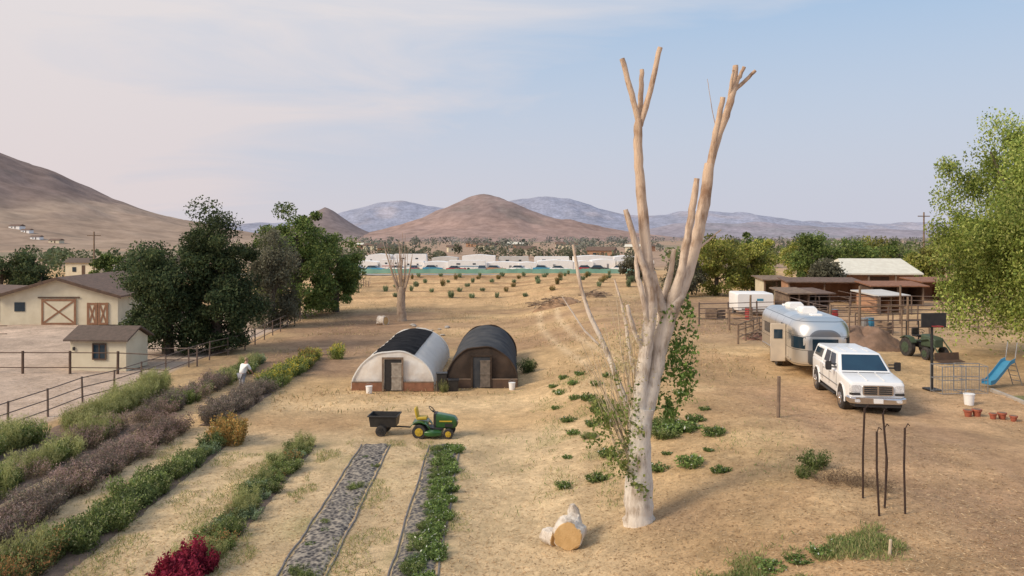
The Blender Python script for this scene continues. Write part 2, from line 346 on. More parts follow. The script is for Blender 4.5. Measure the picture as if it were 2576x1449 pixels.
# ---------------------------------------------------------------- TREES
def crown(n_cl,n_lf,rx,ry,rz,cz,cr,cols,size,inner=.35,m=None,up=0,down=0,aspect=.55,flat=.0,name='crown',skirt=False,low=0,lowz=(.5,2.4),lowr=.8):
    d=rng.normal(size=(n_cl,3));d/=np.linalg.norm(d,axis=1)[:,None]
    rad=(inner+(1-inner)*rng.random(n_cl)**.6)*(1+.2*rng.uniform(-1,1,n_cl))
    if skirt:
        h=np.linalg.norm(d[:,:2],axis=1)+1e-6;k=np.where(d[:,2]<0,np.maximum(h,.86)/h,1);d[:,0]*=k;d[:,1]*=k
    cc=d*rad[:,None]*np.array([rx,ry,rz]);cc[:,2]=np.where(cc[:,2]<-rz*(1-flat),-rz*(1-flat)*rng.random(n_cl),cc[:,2])
    cc+=np.array([0,0,cz])
    if low:
        a=rng.uniform(0,6.28,low);r_=np.sqrt(rng.uniform(.05,lowr,low))
        cc=np.concatenate([cc,np.stack([np.cos(a)*r_*rx,np.sin(a)*r_*ry,rng.uniform(*lowz,low)],-1)]);n_cl+=low
    k=rng.integers(0,n_cl,n_lf)
    crr=cr*rng.uniform(.5,1.35,n_cl)
    o=rng.normal(size=(n_lf,3));o/=np.linalg.norm(o,axis=1)[:,None];o*=(rng.random((n_lf,1))**.5)
    o[:,2]*=.75
    P=cc[k]+o*crr[k][:,None]
    if down: P[:,2]-=down*rng.random(n_lf)**2*crr[k]
    P[:,2]=np.maximum(P[:,2],.05)
    br=rng.uniform(.6,1.4,n_cl)
    C=palette(n_lf,cols,var=.22)*br[k][:,None]
    return cc,leafmesh(name,P,size*rng.uniform(.6,1.4,n_lf),C,m,aspect,up,down*.8)
def tree(x,y,name,label,cat,h,rx,rz,cols,nlf,size,n_cl=45,cr=None,tr=.3,group=None,flat=.2,down=0,bark=None,m=None,ry=None,inner=.35,skirt=False,low=0,lowz=(.5,2.4),lowr=.8):
    e=thing(name,x,y,0,label,cat,group)
    cz=h-rz;cr=cr or rx*.33
    cc,me=crown(n_cl,nlf,rx*.82,(ry or rx)*.82,rz*.85,cz,cr,cols,size,m=m or LEAF0,flat=flat,down=down,inner=inner,skirt=skirt,low=low,lowz=lowz,lowr=lowr)
    link(bpy.data.objects.new('crown',me),e)
    t=MB();top=(0.1*rx*random.uniform(-1,1),0,cz+rz*.4)
    t.tube([(0,0,-.2),(0.03,0,h*.12),(top[0]*.5,.05,cz*.7),top],[tr*1.3,tr,tr*.8,tr*.3],8,rough=.1,sd=x)
    for i in range(min(14,n_cl)):
        c_=cc[i];s0=(0,0,max(.6,cz-rz*.6)+random.uniform(0,rz*.5));mid=(c_[0]*.5,c_[1]*.5,(s0[2]+c_[2])/2+.2)
        t.tube([s0,mid,tuple(c_)],[tr*.4,tr*.25,tr*.08],5)
    t.obj('trunk',bark or BARKD,e,smooth=True)
    return e
DG=G([(.05,.074,.033),(.07,.094,.039),(.038,.057,.028),(.1,.115,.05)],1.25)
MG=G([(.08,.12,.035),(.12,.16,.045),(.06,.09,.03),(.16,.19,.06)],1.45)
YG=G([(.18,.19,.042),(.24,.24,.055),(.12,.15,.035),(.3,.28,.09)],1.35)
PG=G([(.16,.2,.045),(.21,.25,.06),(.1,.14,.035),(.27,.29,.09)],1.45)
GG=G([(.12,.12,.08),(.16,.155,.105),(.1,.095,.065)],1.35)
tree(-22.9,53.5,'pine_tree','large dark green pine tree beside small cream shed','tree',8.4,3.1,4.1,DG,40000,.18,70,.95,.35,flat=0,inner=.3,skirt=True,low=18,lowr=.55)
tree(-20.2,55,'pine_tree','broad dark green pine tree overhanging the yard fence','tree',10.4,3.5,5.0,DG,52000,.18,85,1.05,.4,flat=0,inner=.25,skirt=True,low=20,lowr=.5)
tree(-21.0,78,'shade_tree','tall bright green shade tree standing behind the pines','tree',11.2,5.2,5.4,MG,36000,.25,80,1.3,.45,flat=0,skirt=True,low=16,lowz=(1,3))
tree(-20.9,70,'willow_tree','grey green drooping willow tree beside a fence','tree',8.8,2.5,4.3,GG,20000,.2,46,.95,.3,down=1.0,flat=0,skirt=True,low=12,lowz=(.8,2.6))
tree(-18.2,83,'shade_tree','green rounded tree at end of the row','tree',8.0,3.1,3.8,MG,14000,.25,42,1.05,.3,flat=0,skirt=True,low=8)
tree(-22.8,111,'juniper_tree','small dark lone conifer in the dry field','tree',6.0,1.8,2.8,DG,6000,.25,28,.8,.2,flat=0,skirt=True,low=4)
for (x,y,h,r,cl) in [(-59,98,6.4,2.0,DG),(-66,104,5.8,3.0,DG),(-62,90,4.6,3.6,DG),(-54,92,4.6,2.2,DG),(-50,100,6.2,2.4,MG),(-71,96,6.6,3.2,DG),(-46,96,5.4,2.2,DG)]:
    tree(x,y,'conifer_tree','dark conifer tree behind the horse barn','tree',h,r,h*.45,cl,4600,.3,26,.9,.2,group='conifers behind the horse barn',flat=0,skirt=True)
tree(27.6,42,'pepper_tree','big leafy pepper tree with drooping yellow green foliage','tree',13.4,5.6,5.8,PG,140000,.155,160,1.2,.5,down=1.1,flat=0,inner=.3,skirt=True,low=30,lowz=(2.4,4.5))
tree(21.8,86,'mulberry_tree','bushy olive green tree behind white box trailer','tree',6.8,3.4,3.3,YG,12000,.26,40,1.1,.25,flat=0,skirt=True,low=8)
tree(27.0,90,'mulberry_tree','wide pale green tree beside the pens','tree',6.2,3.2,3.0,YG,12000,.26,40,1.1,.25,flat=0,skirt=True,low=8)
tree(17.6,84,'mulberry_tree','low olive shrubby tree near the field edge','tree',4.6,2.4,2.3,GG,8000,.22,30,.9,.2,flat=0,skirt=True,low=6)
tree(37.0,98,'oak_tree','round dense green tree behind the barn','tree',7.4,3.0,3.3,MG,9000,.28,38,1.0,.25,flat=0)
for (x,y,h,r,cl) in [(32.5,108,6.8,2.8,MG),(45,104,6.8,3.4,MG),(50,112,6.6,3.6,YG),(57,118,6.6,4.0,MG),(30,104,5.6,2.4,GG),(63,116,6.8,4.0,YG),(68,110,7,4,MG),(17.5,112,4.8,2.8,GG),(42,118,6.2,3,YG),(47,92,5,2.2,YG),(33,84,3.6,1.6,GG)]:
    tree(x,y,'roadside_tree','green tree in the line beyond the paddocks','tree',h,r,h*.46,cl,5200,.32,28,1.1,.22,group='trees beyond the paddocks',flat=0,skirt=True)
# pollarded bare tree -----------------------------------------------------
def bare(t,pts,rads,n=10,sd=0,sub=5,k=1.0):
    P=[];Rr=[];P_=[Vector(p) for p in pts]
    for i in range(len(pts)-1):      # smooth spline through the joints with only slight irregularity
        p0=P_[max(i-1,0)];p1=P_[i];p2=P_[i+1];p3=P_[min(i+2,len(P_)-1)]
        for q in range(sub):
            f=q/sub;v=.5*((2*p1)+(p2-p0)*f+(2*p0-5*p1+4*p2-p3)*f*f+(3*p1-p0-3*p2+p3)*f**3)
            v=v+Vector([.012*float(vn(i*1.7+f*4+j*9,sd,sd)) for j in range(3)])
            P.append(v);Rr.append(k*(rads[i]*(1-f)+rads[i+1]*f)*(1+.09*float(vn(i*3.3+f*7,sd*3.1,4))))
    P.append(pts[-1]);Rr.append(rads[-1]*k);t.tube(P,Rr,n,rough=.11,sd=sd)
tx,ty=3.25,20.6
e=thing('bare_tree',tx,ty,0,'pollarded bare pale trunked tree with sawn upright limbs','tree')
t=MB()
bare(t,[(0,0,-.3),(0,0,.1),(0,0,.75),(.03,0,2.15),(.08,0,2.95)],[.44,.37,.33,.29,.31],18,1)
t.obj('trunk',BARK,e,smooth=True)
limbs=[([(.12,.02,2.6),(.3,.05,3.4),(.5,.1,4.3),(.78,.1,5.2),(1.12,.15,6.05),(1.42,.2,6.85),(1.62,.2,7.65),(1.78,.25,8.5),(1.87,.25,9.2)],[.24,.24,.23,.21,.20,.17,.155,.145,.13]),
([(-.02,-.02,2.6),(.04,-.1,3.6),(.17,-.12,4.5),(.28,-.15,5.6),(.18,-.15,6.75),(.08,-.15,8.0),(-.03,-.2,9.1),(-.06,-.2,9.9),(-.02,-.2,10.3)],[.22,.18,.17,.17,.15,.13,.12,.11,.10]),
([(-.02,-.2,10.2),(-.22,-.3,10.9),(-.48,-.35,11.8)],[.08,.07,.065]),
([(-.02,-.2,10.2),(.04,-.05,10.9),(.08,0,11.6)],[.075,.065,.055]),
([(0,-.2,10.15),(.25,-.25,11.0),(.49,-.3,12.1)],[.08,.07,.065]),
([(1.87,.25,9.1),(2.0,.1,10.0),(2.17,.05,10.9)],[.085,.075,.065]),
([(1.87,.25,9.1),(2.12,.35,9.9),(2.38,.4,10.6),(2.55,.45,11.2),(2.60,.45,11.8)],[.11,.10,.095,.085,.07]),
([(2.5,.45,11.1),(2.82,.5,11.38),(3.14,.5,11.68)],[.06,.05,.04]),
([(2.56,.45,11.2),(2.7,.4,11.5),(2.82,.4,11.76)],[.055,.05,.045]),
([(2.45,.45,10.95),(2.47,.3,11.4),(2.5,.25,11.65)],[.05,.04,.03]),
([(.85,.1,5.6),(1.05,-.1,6.4),(1.2,-.2,7.25),(1.32,-.2,8.0),(1.44,-.2,8.8)],[.14,.11,.10,.09,.07]),
([(.28,-.15,5.8),(.12,-.3,6.4),(-.08,-.35,6.95),(-.4,-.4,8.0)],[.12,.1,.09,.06]),
([(.75,.1,5.1),(.55,.1,5.7),(.32,-.1,6.4)],[.15,.13,.1]),
([(.4,.3,4.4),(.62,.35,5.4),(.85,.3,6.3),(.95,.2,7.0)],[.11,.09,.08,.05]),
([(.2,-.2,5.0),(.05,-.3,5.8),(-.1,-.35,6.4),(-.12,-.35,7.0)],[.08,.07,.06,.04]),
([(.05,.05,2.2),(-.35,.5,3.2),(-.75,.8,4.3),(-1.3,1,5.6),(-1.6,1.1,7.1)],[.1,.085,.07,.055,.035]),
([(-.75,.8,4.3),(-1.3,.9,4.8),(-1.9,1,5.7)],[.035,.028,.014]),
([(1.5,.2,6.95),(1.8,.2,7.2),(2.15,.15,7.5)],[.04,.028,.01]),
([(2.1,.3,9.9),(1.95,.3,10.6),(1.8,.2,11.4)],[.012,.009,.006]),
([(.15,-.1,4.3),(-.15,-.3,4.9),(-.35,-.4,5.6)],[.07,.06,.045]),
([(.1,.1,3.2),(-.15,.4,4.2),(-.3,.5,5.2),(-.55,.6,6.2)],[.06,.05,.04,.02])]
for i,(p,r) in enumerate(limbs):
    t=MB();bare(t,p,r,12,i+3);t.obj('limb',BARK,e,smooth=True)
def sprout(cl,n,cols,size,name='foliage'):
    P=[]
    for (x,y,z,rx,rz,w) in cl:
        for s_ in range(6):
            k=max(4,int(n*w/6));c0=rng.normal(size=3)*np.array([rx,.3,rz])*.55
            q=rng.normal(size=(k,3))*np.array([rx*.28,.14,rz*.33]);P.append(q+c0+np.array([x,y,z]))
    P=np.concatenate(P)
    return leafmesh(name,P,size*rng.uniform(.5,1.4,len(P)),palette(len(P),cols),LEAF0,.6)
link(bpy.data.objects.new('foliage',sprout([(.9,.3,5.1,.3,.4,1),(1.25,.3,4.4,.42,.45,1.1),(.95,.3,3.8,.42,.5,1.1),(.85,.3,3.1,.35,.45,1),(1.2,.2,5.5,.25,.35,.5),(1.35,.3,3.5,.3,.35,.6)],300,[(.15,.24,.06),(.2,.3,.075),(.11,.18,.05)],.12)),e)
link(bpy.data.objects.new('foliage',sprout([(-.4,-.3,1.7,.28,.6,1.2),(-.25,-.35,2.5,.35,.5,1),(-.1,-.4,1.05,.2,.25,.5),(-.8,0,2.7,.45,.45,.9),(-1.0,0,2.3,.35,.3,.6),(-.45,-.3,3.3,.3,.5,.6)],280,[(.22,.27,.08),(.28,.31,.1),(.15,.2,.06)],.10)),e)
link(bpy.data.objects.new('foliage',sprout([(-.25,-.2,4.2,.35,.9,1),(-.55,0,3.6,.45,.8,.8),(-.15,-.2,5.2,.35,.5,.5),(-.7,.1,4.6,.35,.6,.4)],380,[(.55,.47,.26),(.45,.4,.2),(.6,.5,.32)],.06,'dry_foliage')),e)
for i in range(34):
    x=random.uniform(-1.2,-.02);z0=random.uniform(1.2,3.8);hh=random.uniform(1.2,2.6)
    t=MB();t.tube([(x*.25,random.uniform(-.2,.1),z0-.3),(x*.7,random.uniform(-.3,.3),z0+hh*.4),(x*random.uniform(.7,1.3),random.uniform(-.4,.4),z0+hh)],[.018,.012,.005],4)
    t.obj('twig',PALETWIG,e)
e=thing('bare_tree',-10.3,75,0,'small pollarded tree with thick stump and thin shoots','tree')
t=MB();bare(t,[(0,0,-.3),(0,0,.4),(-.05,0,1.8),(0,0,3.2)],[.56,.45,.38,.34],12,31);t.obj('trunk',BARKF,e,smooth=True)
for i in range(22):
    a=random.uniform(-1,1);b=random.uniform(-.6,.6);hh=random.uniform(5.5,8.4);r0=random.choice([.15,.08,.06,.05])
    t=MB();bare(t,[(a*.3,b*.3,2.8),(a*.9,b,4.4),(a*1.5+.3*random.uniform(-1,1),b*1.6,hh)],[r0,r0*.6,.02],7,40+i);t.obj('limb',BARKF,e,smooth=True)
# ---------------------------------------------------------------- SHRUB LIBRARY
LIB={}
def bushmesh(kind,n,rx,rz,size,cols,aspect=.4,up=.6,nst=26,dots=None,spread=1.0):
    a=rng.uniform(0,2*np.pi,nst);rr_=np.sqrt(rng.random(nst))*rx*.9*spread
    tip=np.stack([np.cos(a)*rr_,np.sin(a)*rr_,rz*rng.uniform(.55,1.12,nst)*(1-.2*(rr_/rx)**2)],-1)
    base=tip*np.array([.6,.6,0]);k=rng.integers(0,nst,n);t=rng.random((n,1))**.75
    P=base[k]*(1-t)+tip[k]*t+rng.normal(size=(n,3))*np.array([rx,rx,rz*.8])*.09
    P[:,2]=np.abs(P[:,2]);br=rng.uniform(.75,1.3,nst)
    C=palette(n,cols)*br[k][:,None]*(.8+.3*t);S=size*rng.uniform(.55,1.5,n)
    if dots is not None:
        up_=np.where(t[:,0]>.8)[0];idx=rng.choice(up_,min(len(up_),int(n*dots[1])),False);C[idx]=np.array(dots[0])*rng.uniform(.8,1.2,(len(idx),1));S[idx]*=.9
    return leafmesh(kind,P,S,C,LEAF,aspect,up)
specs={
'green':(2400,.66,.62,.075,[(.16,.2,.065),(.21,.25,.08),(.11,.15,.05)],.38,.7),
'darkgreen':(2400,.66,.6,.075,[(.095,.13,.045),(.13,.17,.06),(.07,.095,.038)],.42,.6),
'olive':(2800,.66,.82,.09,[(.29,.31,.11),(.35,.35,.14),(.2,.24,.085)],.17,1.5),
'mauve':(2800,.68,.62,.06,[(.27,.19,.15),(.33,.235,.19),(.19,.155,.095),(.2,.19,.1)],.33,1.0),
'greymauve':(3000,.66,.66,.055,[(.25,.195,.165),(.2,.155,.13),(.3,.24,.205),(.16,.155,.1)],.33,1.0),
'lime':(2300,.62,.68,.075,[(.24,.29,.08),(.3,.33,.09),(.17,.22,.065)],.4,.8),
'orange':(2200,.6,.85,.08,[(.46,.27,.09),(.38,.24,.08),(.24,.22,.08)],.4,.7),
'red':(1700,.36,.68,.08,[(.27,.025,.05),(.36,.04,.075),(.18,.018,.04)],.4,1.0),
'rust':(2000,.55,.58,.065,[(.32,.2,.09),(.2,.22,.08),(.15,.18,.065)],.4,.7),
'sage':(1700,.55,.45,.075,[(.2,.26,.14),(.26,.32,.2),(.15,.2,.1)],.4,.5),
'low':(620,.44,.24,.09,[(.15,.22,.06),(.2,.27,.085),(.11,.16,.05)],.4,.4),
'dry':(900,.7,.45,.08,[(.23,.16,.11),(.17,.12,.08),(.3,.22,.14)],.15,.6),
}
dots={'lime':((.62,.5,.08),.14),'green':((.42,.42,.22),.06),'mauve':((.42,.29,.26),.2),'low':((.8,.8,.7),.02),'olive':((.42,.42,.18),.25),'darkgreen':((.25,.28,.13),.06),'rust':((.5,.24,.1),.1)}
for k,(n,rx,rz,sz,cl,asp,up) in specs.items():
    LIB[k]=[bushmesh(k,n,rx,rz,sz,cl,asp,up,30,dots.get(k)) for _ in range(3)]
INFO={'green':('leafy_bush','leafy green flower bush in a garden row','bush'),
'darkgreen':('leafy_bush','dense dark green bush in a garden row','bush'),
'olive':('flower_bush','tall yellow green feathery bush in garden row','bush'),
'mauve':('flower_bush','dusty mauve dried flower bush in garden row','bush'),
'greymauve':('flower_bush','grey purple seed head bush in garden row','bush'),
'lime':('flower_bush','lime green bush with yellow flowers','bush'),
'orange':('flower_bush','golden orange dried bush at end of row','bush'),
'red':('amaranth_plant','deep crimson amaranth plant in a garden row','plant'),
'rust':('flower_bush','rusty orange flowering bush in garden row','bush'),
'sage':('sage_plant','pale grey green low plant in garden row','plant'),
'low':('seedling_plant','low green plant growing from dry ground','plant'),
'dry':('dry_bush','dry brown scrubby bush on bare ground','bush')}
def plant(kind,x,y,s=1,sz=None,label=None,group=None):
    nm,lb,ct=INFO[kind];o=bpy.data.objects.new(nm,random.choice(LIB[kind]))
    o.location=(x,y,H(x,y)-.02);o.rotation_euler=(0,0,random.uniform(0,6.28));o.scale=(s,s,sz or s)
    link(o);tag(o,label or lb,ct,group or 'plants in the flower rows');return o
def row(kinds,x,y0,y1,step,s,w=.0,slope=-.02,zs=1.0):
    y=y0
    while y<y1:
        k=random.choice(kinds) if isinstance(kinds,list) else kinds
        q=s*random.uniform(.85,1.15);plant(k,x+slope*(y-18)+random.uniform(-w,w),y,q,q*zs*random.uniform(.8,1.2));y+=step*random.uniform(.85,1.15)
row(['green','olive','olive'],-18.4,21,31.5,.45,1.25,.4)
row(['green','darkgreen'],-19.6,22,28,.7,1.1,.3)
row('olive',-17.6,33,41.5,.38,1.25,.28)
row(['green','mauve','olive'],-15.9,21,33,.45,1.15,.32)
row(['mauve','green','greymauve'],-15.2,34,43,.42,1.15,.3)
row(['green','olive','sage'],-15.0,43,50,.55,1.05,.3)
row(['mauve','mauve','greymauve'],-13.5,17.0,32.8,.36,1.15,.28)
row('greymauve',-12.2,34,41,.34,1.25,.3)
row(['lime','green','green','lime'],-12.1,41.5,48,.42,1.15,.28)
row(['rust','lime','darkgreen'],-12.0,48,51.5,.5,1.2,.2)
row(['green','rust','olive'],-11.5,16.2,20.5,.3,1.1,.42)
row(['darkgreen','green'],-11.1,20.5,26,.34,1.0,.25)
row(['green','sage','darkgreen'],-10.9,26,30,.4,.85,.25)
for q in [(-10.6,30.6),(-11.2,30.9),(-10.9,31.4)]: plant('orange',*q,1.05,1.2)
row('red',-7.35,16.0,19.4,.25,.95,.34)
row('red',-7.9,16.0,18.8,.4,.95,.2)
row(['green','sage','olive','rust','green'],-7.6,19.4,30.3,.28,.72,.28,zs=.85)
row('low',-2.05,16.0,30.2,.3,.85,.28)
row(['sage','green','green'],-2.3,16.0,30.2,.7,.5,.26,zs=.75)
for q in [(-4.9,25.2,.5),(-4.7,18.4,.6),(-5.0,18.9,.5),(-5.2,22.3,.3),(-4.7,27.6,.3)]: plant('green',q[0],q[1],q[2],q[2]*.7)
for i in range(10): plant('low',-4.9-.02*(i*1.2)+random.uniform(-.35,.35),16.6+i*1.35+random.uniform(-.4,.4),random.uniform(.25,.45),label='tiny green seedling in speckled weed fabric')
for q in [(2.6,40.5,.8),(3.4,40,.8),(2.2,37.5,.9),(3.35,35.2,1.1),(3.9,37,.9),(2.3,32.5,.9),(3.6,33,1.2),(2.3,30.4,.8),(3.1,31,.9),(3.9,30.6,1.2),(1.6,24.6,.8),(2.6,24.7,1.0),(3.3,26.8,1.1),
          (5.3,27.6,1.4),(5.7,27.9,1.4),(6.1,27.6,1.3),(5.0,28.1,1.3),(6.7,26.6,1.1),(6.5,28.5,1.0),(5.3,23.9,1.2),(5.95,23.0,.8),(4.4,24.2,.9),(4.8,30,1.1),(5.4,31.5,1.0),(6.9,33,.9),(2.0,39,.7),(4.5,28.8,1.2),(2.8,35.8,.8),(2.9,38.2,.8),(1.9,35,.6),(4.5,38,.8),(1.9,27.5,.5),(6.1,25,.5),(4.9,25.5,.5),(7.2,30,.6)]:
    plant('low',*q,group='weeds on the slope')
for q in [(3.7,33.8,.9),(4.1,32.2,1.0),(5.5,28.6,.9),(4.9,29.2,.8),(5.2,27.2,.9),(2.8,29.4,.6)]: plant('green',q[0],q[1],q[2],q[2]*.7,'leafy green weed clump on the slope','weeds on the slope')
plant('green',8.4,22.3,.8,.85,'loose green weed beside wooden post','weeds on the slope')
plant('green',7.9,21.6,.5,.5,'loose green weed beside wooden post','weeds on the slope')
for q in [(9.3,20.4,.8),(8.6,20.9,.9),(9.0,20.9,.8),(8.2,21.1,.7)]: plant('dry',*q,group='dry brush by the stakes')
for q in [(4.7,16.3,.8),(5.3,16.5,.9),(5.9,16.6,.8),(6.5,16.8,.9),(7.1,17.0,.8),(5.1,16.0,.7),(7.6,17.2,.6),(4.3,16.1,.6)]: plant('low',q[0],q[1],q[2],q[2]*.6,group='weeds on the slope')
plant('lime',-11.2,51.5,1.2,1.5,'pale green bush alone on bare dirt','bush beside hoop house')
plant('darkgreen',.9,45.5,1.0,1.3,'green bush beside the dark hoop house','bush beside hoop house')
plant('olive',-3.5,40.9,.5,.8,'potted greenery between the two hoop houses','bush beside hoop house')
for r_ in range(6):
    y=97.3+r_*9.5
    for x in np.arange(-17,30,3.1+.15*r_):
        if random.random()<.85: plant('sage' if random.random()<.7 else 'rust',x+random.uniform(-.4,.4),y+random.uniform(-.5,.5),random.uniform(.6,1.0),random.uniform(.9,1.9),'small young shrub planted in the furrowed field','young shrubs in the field')
# ---------------------------------------------------------------- STUFF
def scatter(name,N,fx,size,cols,aspect,up,kind='stuff',zoff=.015,m=None,flat=True):
    P=fx(N);N=len(P);z=hgt(P[:,0],P[:,1])+zoff;C=np.column_stack([P,z])
    S=size*rng.uniform(.5,1.5,N);a=rng.normal(size=(N,3))
    a[:,2]=a[:,2]*.15 if flat else np.abs(a[:,2])+up
    a/=np.linalg.norm(a,axis=1)[:,None];b=np.cross(a,rng.normal(size=(N,3)));b/=np.linalg.norm(b,axis=1)[:,None]
    if not flat: C=C+a*(S/2)[:,None]*.8
    L=a*(S/2)[:,None];W=b*(S*aspect/2)[:,None];V=np.empty((N,4,3));V[:,0]=C-L;V[:,1]=C+W;V[:,2]=C+L;V[:,3]=C-W
    o=link(bpy.data.objects.new(name,npmesh(name,V.reshape(-1,3),np.arange(N*4).reshape(N,4),m or LEAF0,np.repeat(palette(N,cols,var=.3),4,axis=0))));return tag(o,kind=kind)
def near_pts(N):
    d=14/(1-rng.random(N)*.7);x=d*rng.uniform(-.62,.66,N)
    k=fbm(x*.35,d*.35,77)>-.2;return np.column_stack([x,d])[k]
o=scatter('straw',70000,near_pts,.09,[(.62,.47,.29),(.5,.36,.22),(.66,.52,.34),(.36,.24,.14)],.16,0);tag(o,'loose straw and wood chips on dry ground','straw')
def grass_pts(N):
    bx=rng.choice([-1.6,-3.1,-4.1,-6.3,-6.7,-8.6,-9.9,-12.2],N);y=rng.uniform(16,31,N);x=bx-.02*(y-18)+rng.normal(size=N)*.32
    k=fbm(x*.7,y*.45,15)>.04;return np.column_stack([x,y])[k]
o=scatter('grass',36000,grass_pts,.10,[(.22,.27,.09),(.32,.32,.13),(.44,.38,.19)],.14,.8,flat=False);tag(o,'patchy grass between the garden beds','grass')
def grass2(N):
    a=rng.uniform(3.8,8.2,N//2);x=np.concatenate([a,rng.normal(4,2.2,N-N//2)]);y=np.concatenate([16.2+(a-4.5)*.25+rng.normal(size=N//2)*.4,rng.uniform(22,40,N-N//2)])
    k=fbm(x*.7,y*.7,41)>.08;return np.column_stack([x,y])[k]
o=scatter('grass',26000,grass2,.12,[(.2,.26,.09),(.27,.31,.11),(.44,.38,.19)],.14,.8,flat=False);tag(o,'sparse weedy grass on the slope','grass')
def far_pts(N):
    y=rng.uniform(36,95,N);x=y*rng.uniform(-.3,.45,N);k=fbm(x*.2,y*.2,7)>.05;return np.column_stack([x,y])[k]
o=scatter('grass',26000,far_pts,.17,[(.56,.42,.24),(.42,.29,.17),(.3,.27,.13)],.2,.5,flat=False);tag(o,'dry tufts over the open field','grass')
P=[];S=[];C=[]
def wood(n,y0,y1,xr,hh,cols,dense=70):
    for i in range(n):
        y=random.uniform(y0,y1);x=random.uniform(*xr)*y;h=random.uniform(*hh);r=h*random.uniform(.45,.9)
        q=rng.normal(size=(dense,3));q/=np.linalg.norm(q,axis=1)[:,None];q*=rng.random((dense,1))**.4
        P.append(q*np.array([r,r,h*.5])+np.array([x,y,h*.5+H(x,y)]));S.append(np.full(dense,h*.2)*rng.uniform(.6,1.4,dense))
        C.append(palette(dense,cols,var=.2)*random.uniform(.75,1.3))
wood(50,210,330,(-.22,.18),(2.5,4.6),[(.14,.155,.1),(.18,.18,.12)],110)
wood(110,330,650,(-.3,.55),(4,7.5),[(.18,.195,.165),(.22,.225,.19)],70)  # far crowns get greyer, paler leaf colours: distance haze painted in
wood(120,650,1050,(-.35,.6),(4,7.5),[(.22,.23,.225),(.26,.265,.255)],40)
wood(40,180,300,(.2,.6),(4,7),[(.12,.15,.065),(.17,.19,.08)],110)
wood(24,150,300,(-.62,-.35),(3,5),[(.09,.12,.06),(.13,.15,.08)],110)
P=np.concatenate(P);S=np.concatenate(S);C=np.concatenate(C)
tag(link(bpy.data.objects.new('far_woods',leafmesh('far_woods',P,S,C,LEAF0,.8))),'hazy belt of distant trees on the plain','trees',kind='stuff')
# ---------------------------------------------------------------- GARDEN BEDS
def bed(x,w,y0,y1,m,label,slope=-.02,edge=None):
    b=MB();ys=np.arange(y0,y1,.25);nx_=7
    V=[];F=[];E=[[],[]]
    for j,y in enumerate(ys):
        for i in range(nx_):
            xx=x+slope*(y-18)+(i/(nx_-1)-.5)*w*(1+.06*float(vn(y*.8,i*0,x)))
            V.append((xx,y,H(xx,y)+(.045 if 0<i<nx_-1 else -.03)+.02*float(vn(xx*5,y*5,2))))
            if i in(0,nx_-1):E[i>0].append((xx,y,H(xx,y)+.01))
    for j in range(len(ys)-1):
        for i in range(nx_-1):
            a=j*nx_+i;F.append((a,a+1,a+nx_+1,a+nx_))
    b.add(V,F)
    if edge is None:
        o=b.obj('garden_bed',m,smooth=True);tag(o,label,'garden bed')
    else:
        o=thing('garden_bed',x,y0,0,label,'garden bed',z=0);k=b.obj('bed_cover',m,o,smooth=True);k.location=(-x,-y0,0)
        for s_ in E:
            k=MB().tube(s_,.028,5).obj('bed_edge',edge,o);k.location=(-x,-y0,0)
    return o
SOIL=mat('bed_soil',(.25,.17,.12),(.16,.11,.08),4,.95,bump=.6,bscale=20)
bed(-2.3,1.15,15.5,30.6,FABRIC,'long garden bed in dark weed fabric with seedlings',edge=mat('edging_grey',(.14,.13,.13),(.2,.18,.17),3))
bed(-4.9,1.15,15.5,30.6,FABRIC2,'long nearly empty garden bed in speckled grey fabric',edge=bpy.data.materials['edging_grey'])
bed(-7.65,1.2,15.5,30.6,SOIL,'long soil garden bed planted with flowers')
bed(-11.0,1.2,15.5,31.6,SOIL,'long soil garden bed of dark green plants')
bed(-13.7,1.2,15.5,33,SOIL,'long soil garden bed of mauve plants')
bed(-12.2,1.3,33.5,51.5,SOIL,'long soil garden bed of purple and yellow plants')
bed(-15.6,1.3,20,50,SOIL,'long soil garden bed of mixed bushes')
bed(-18.2,1.4,20,41.5,SOIL,'long soil garden bed of tall feathery bushes')
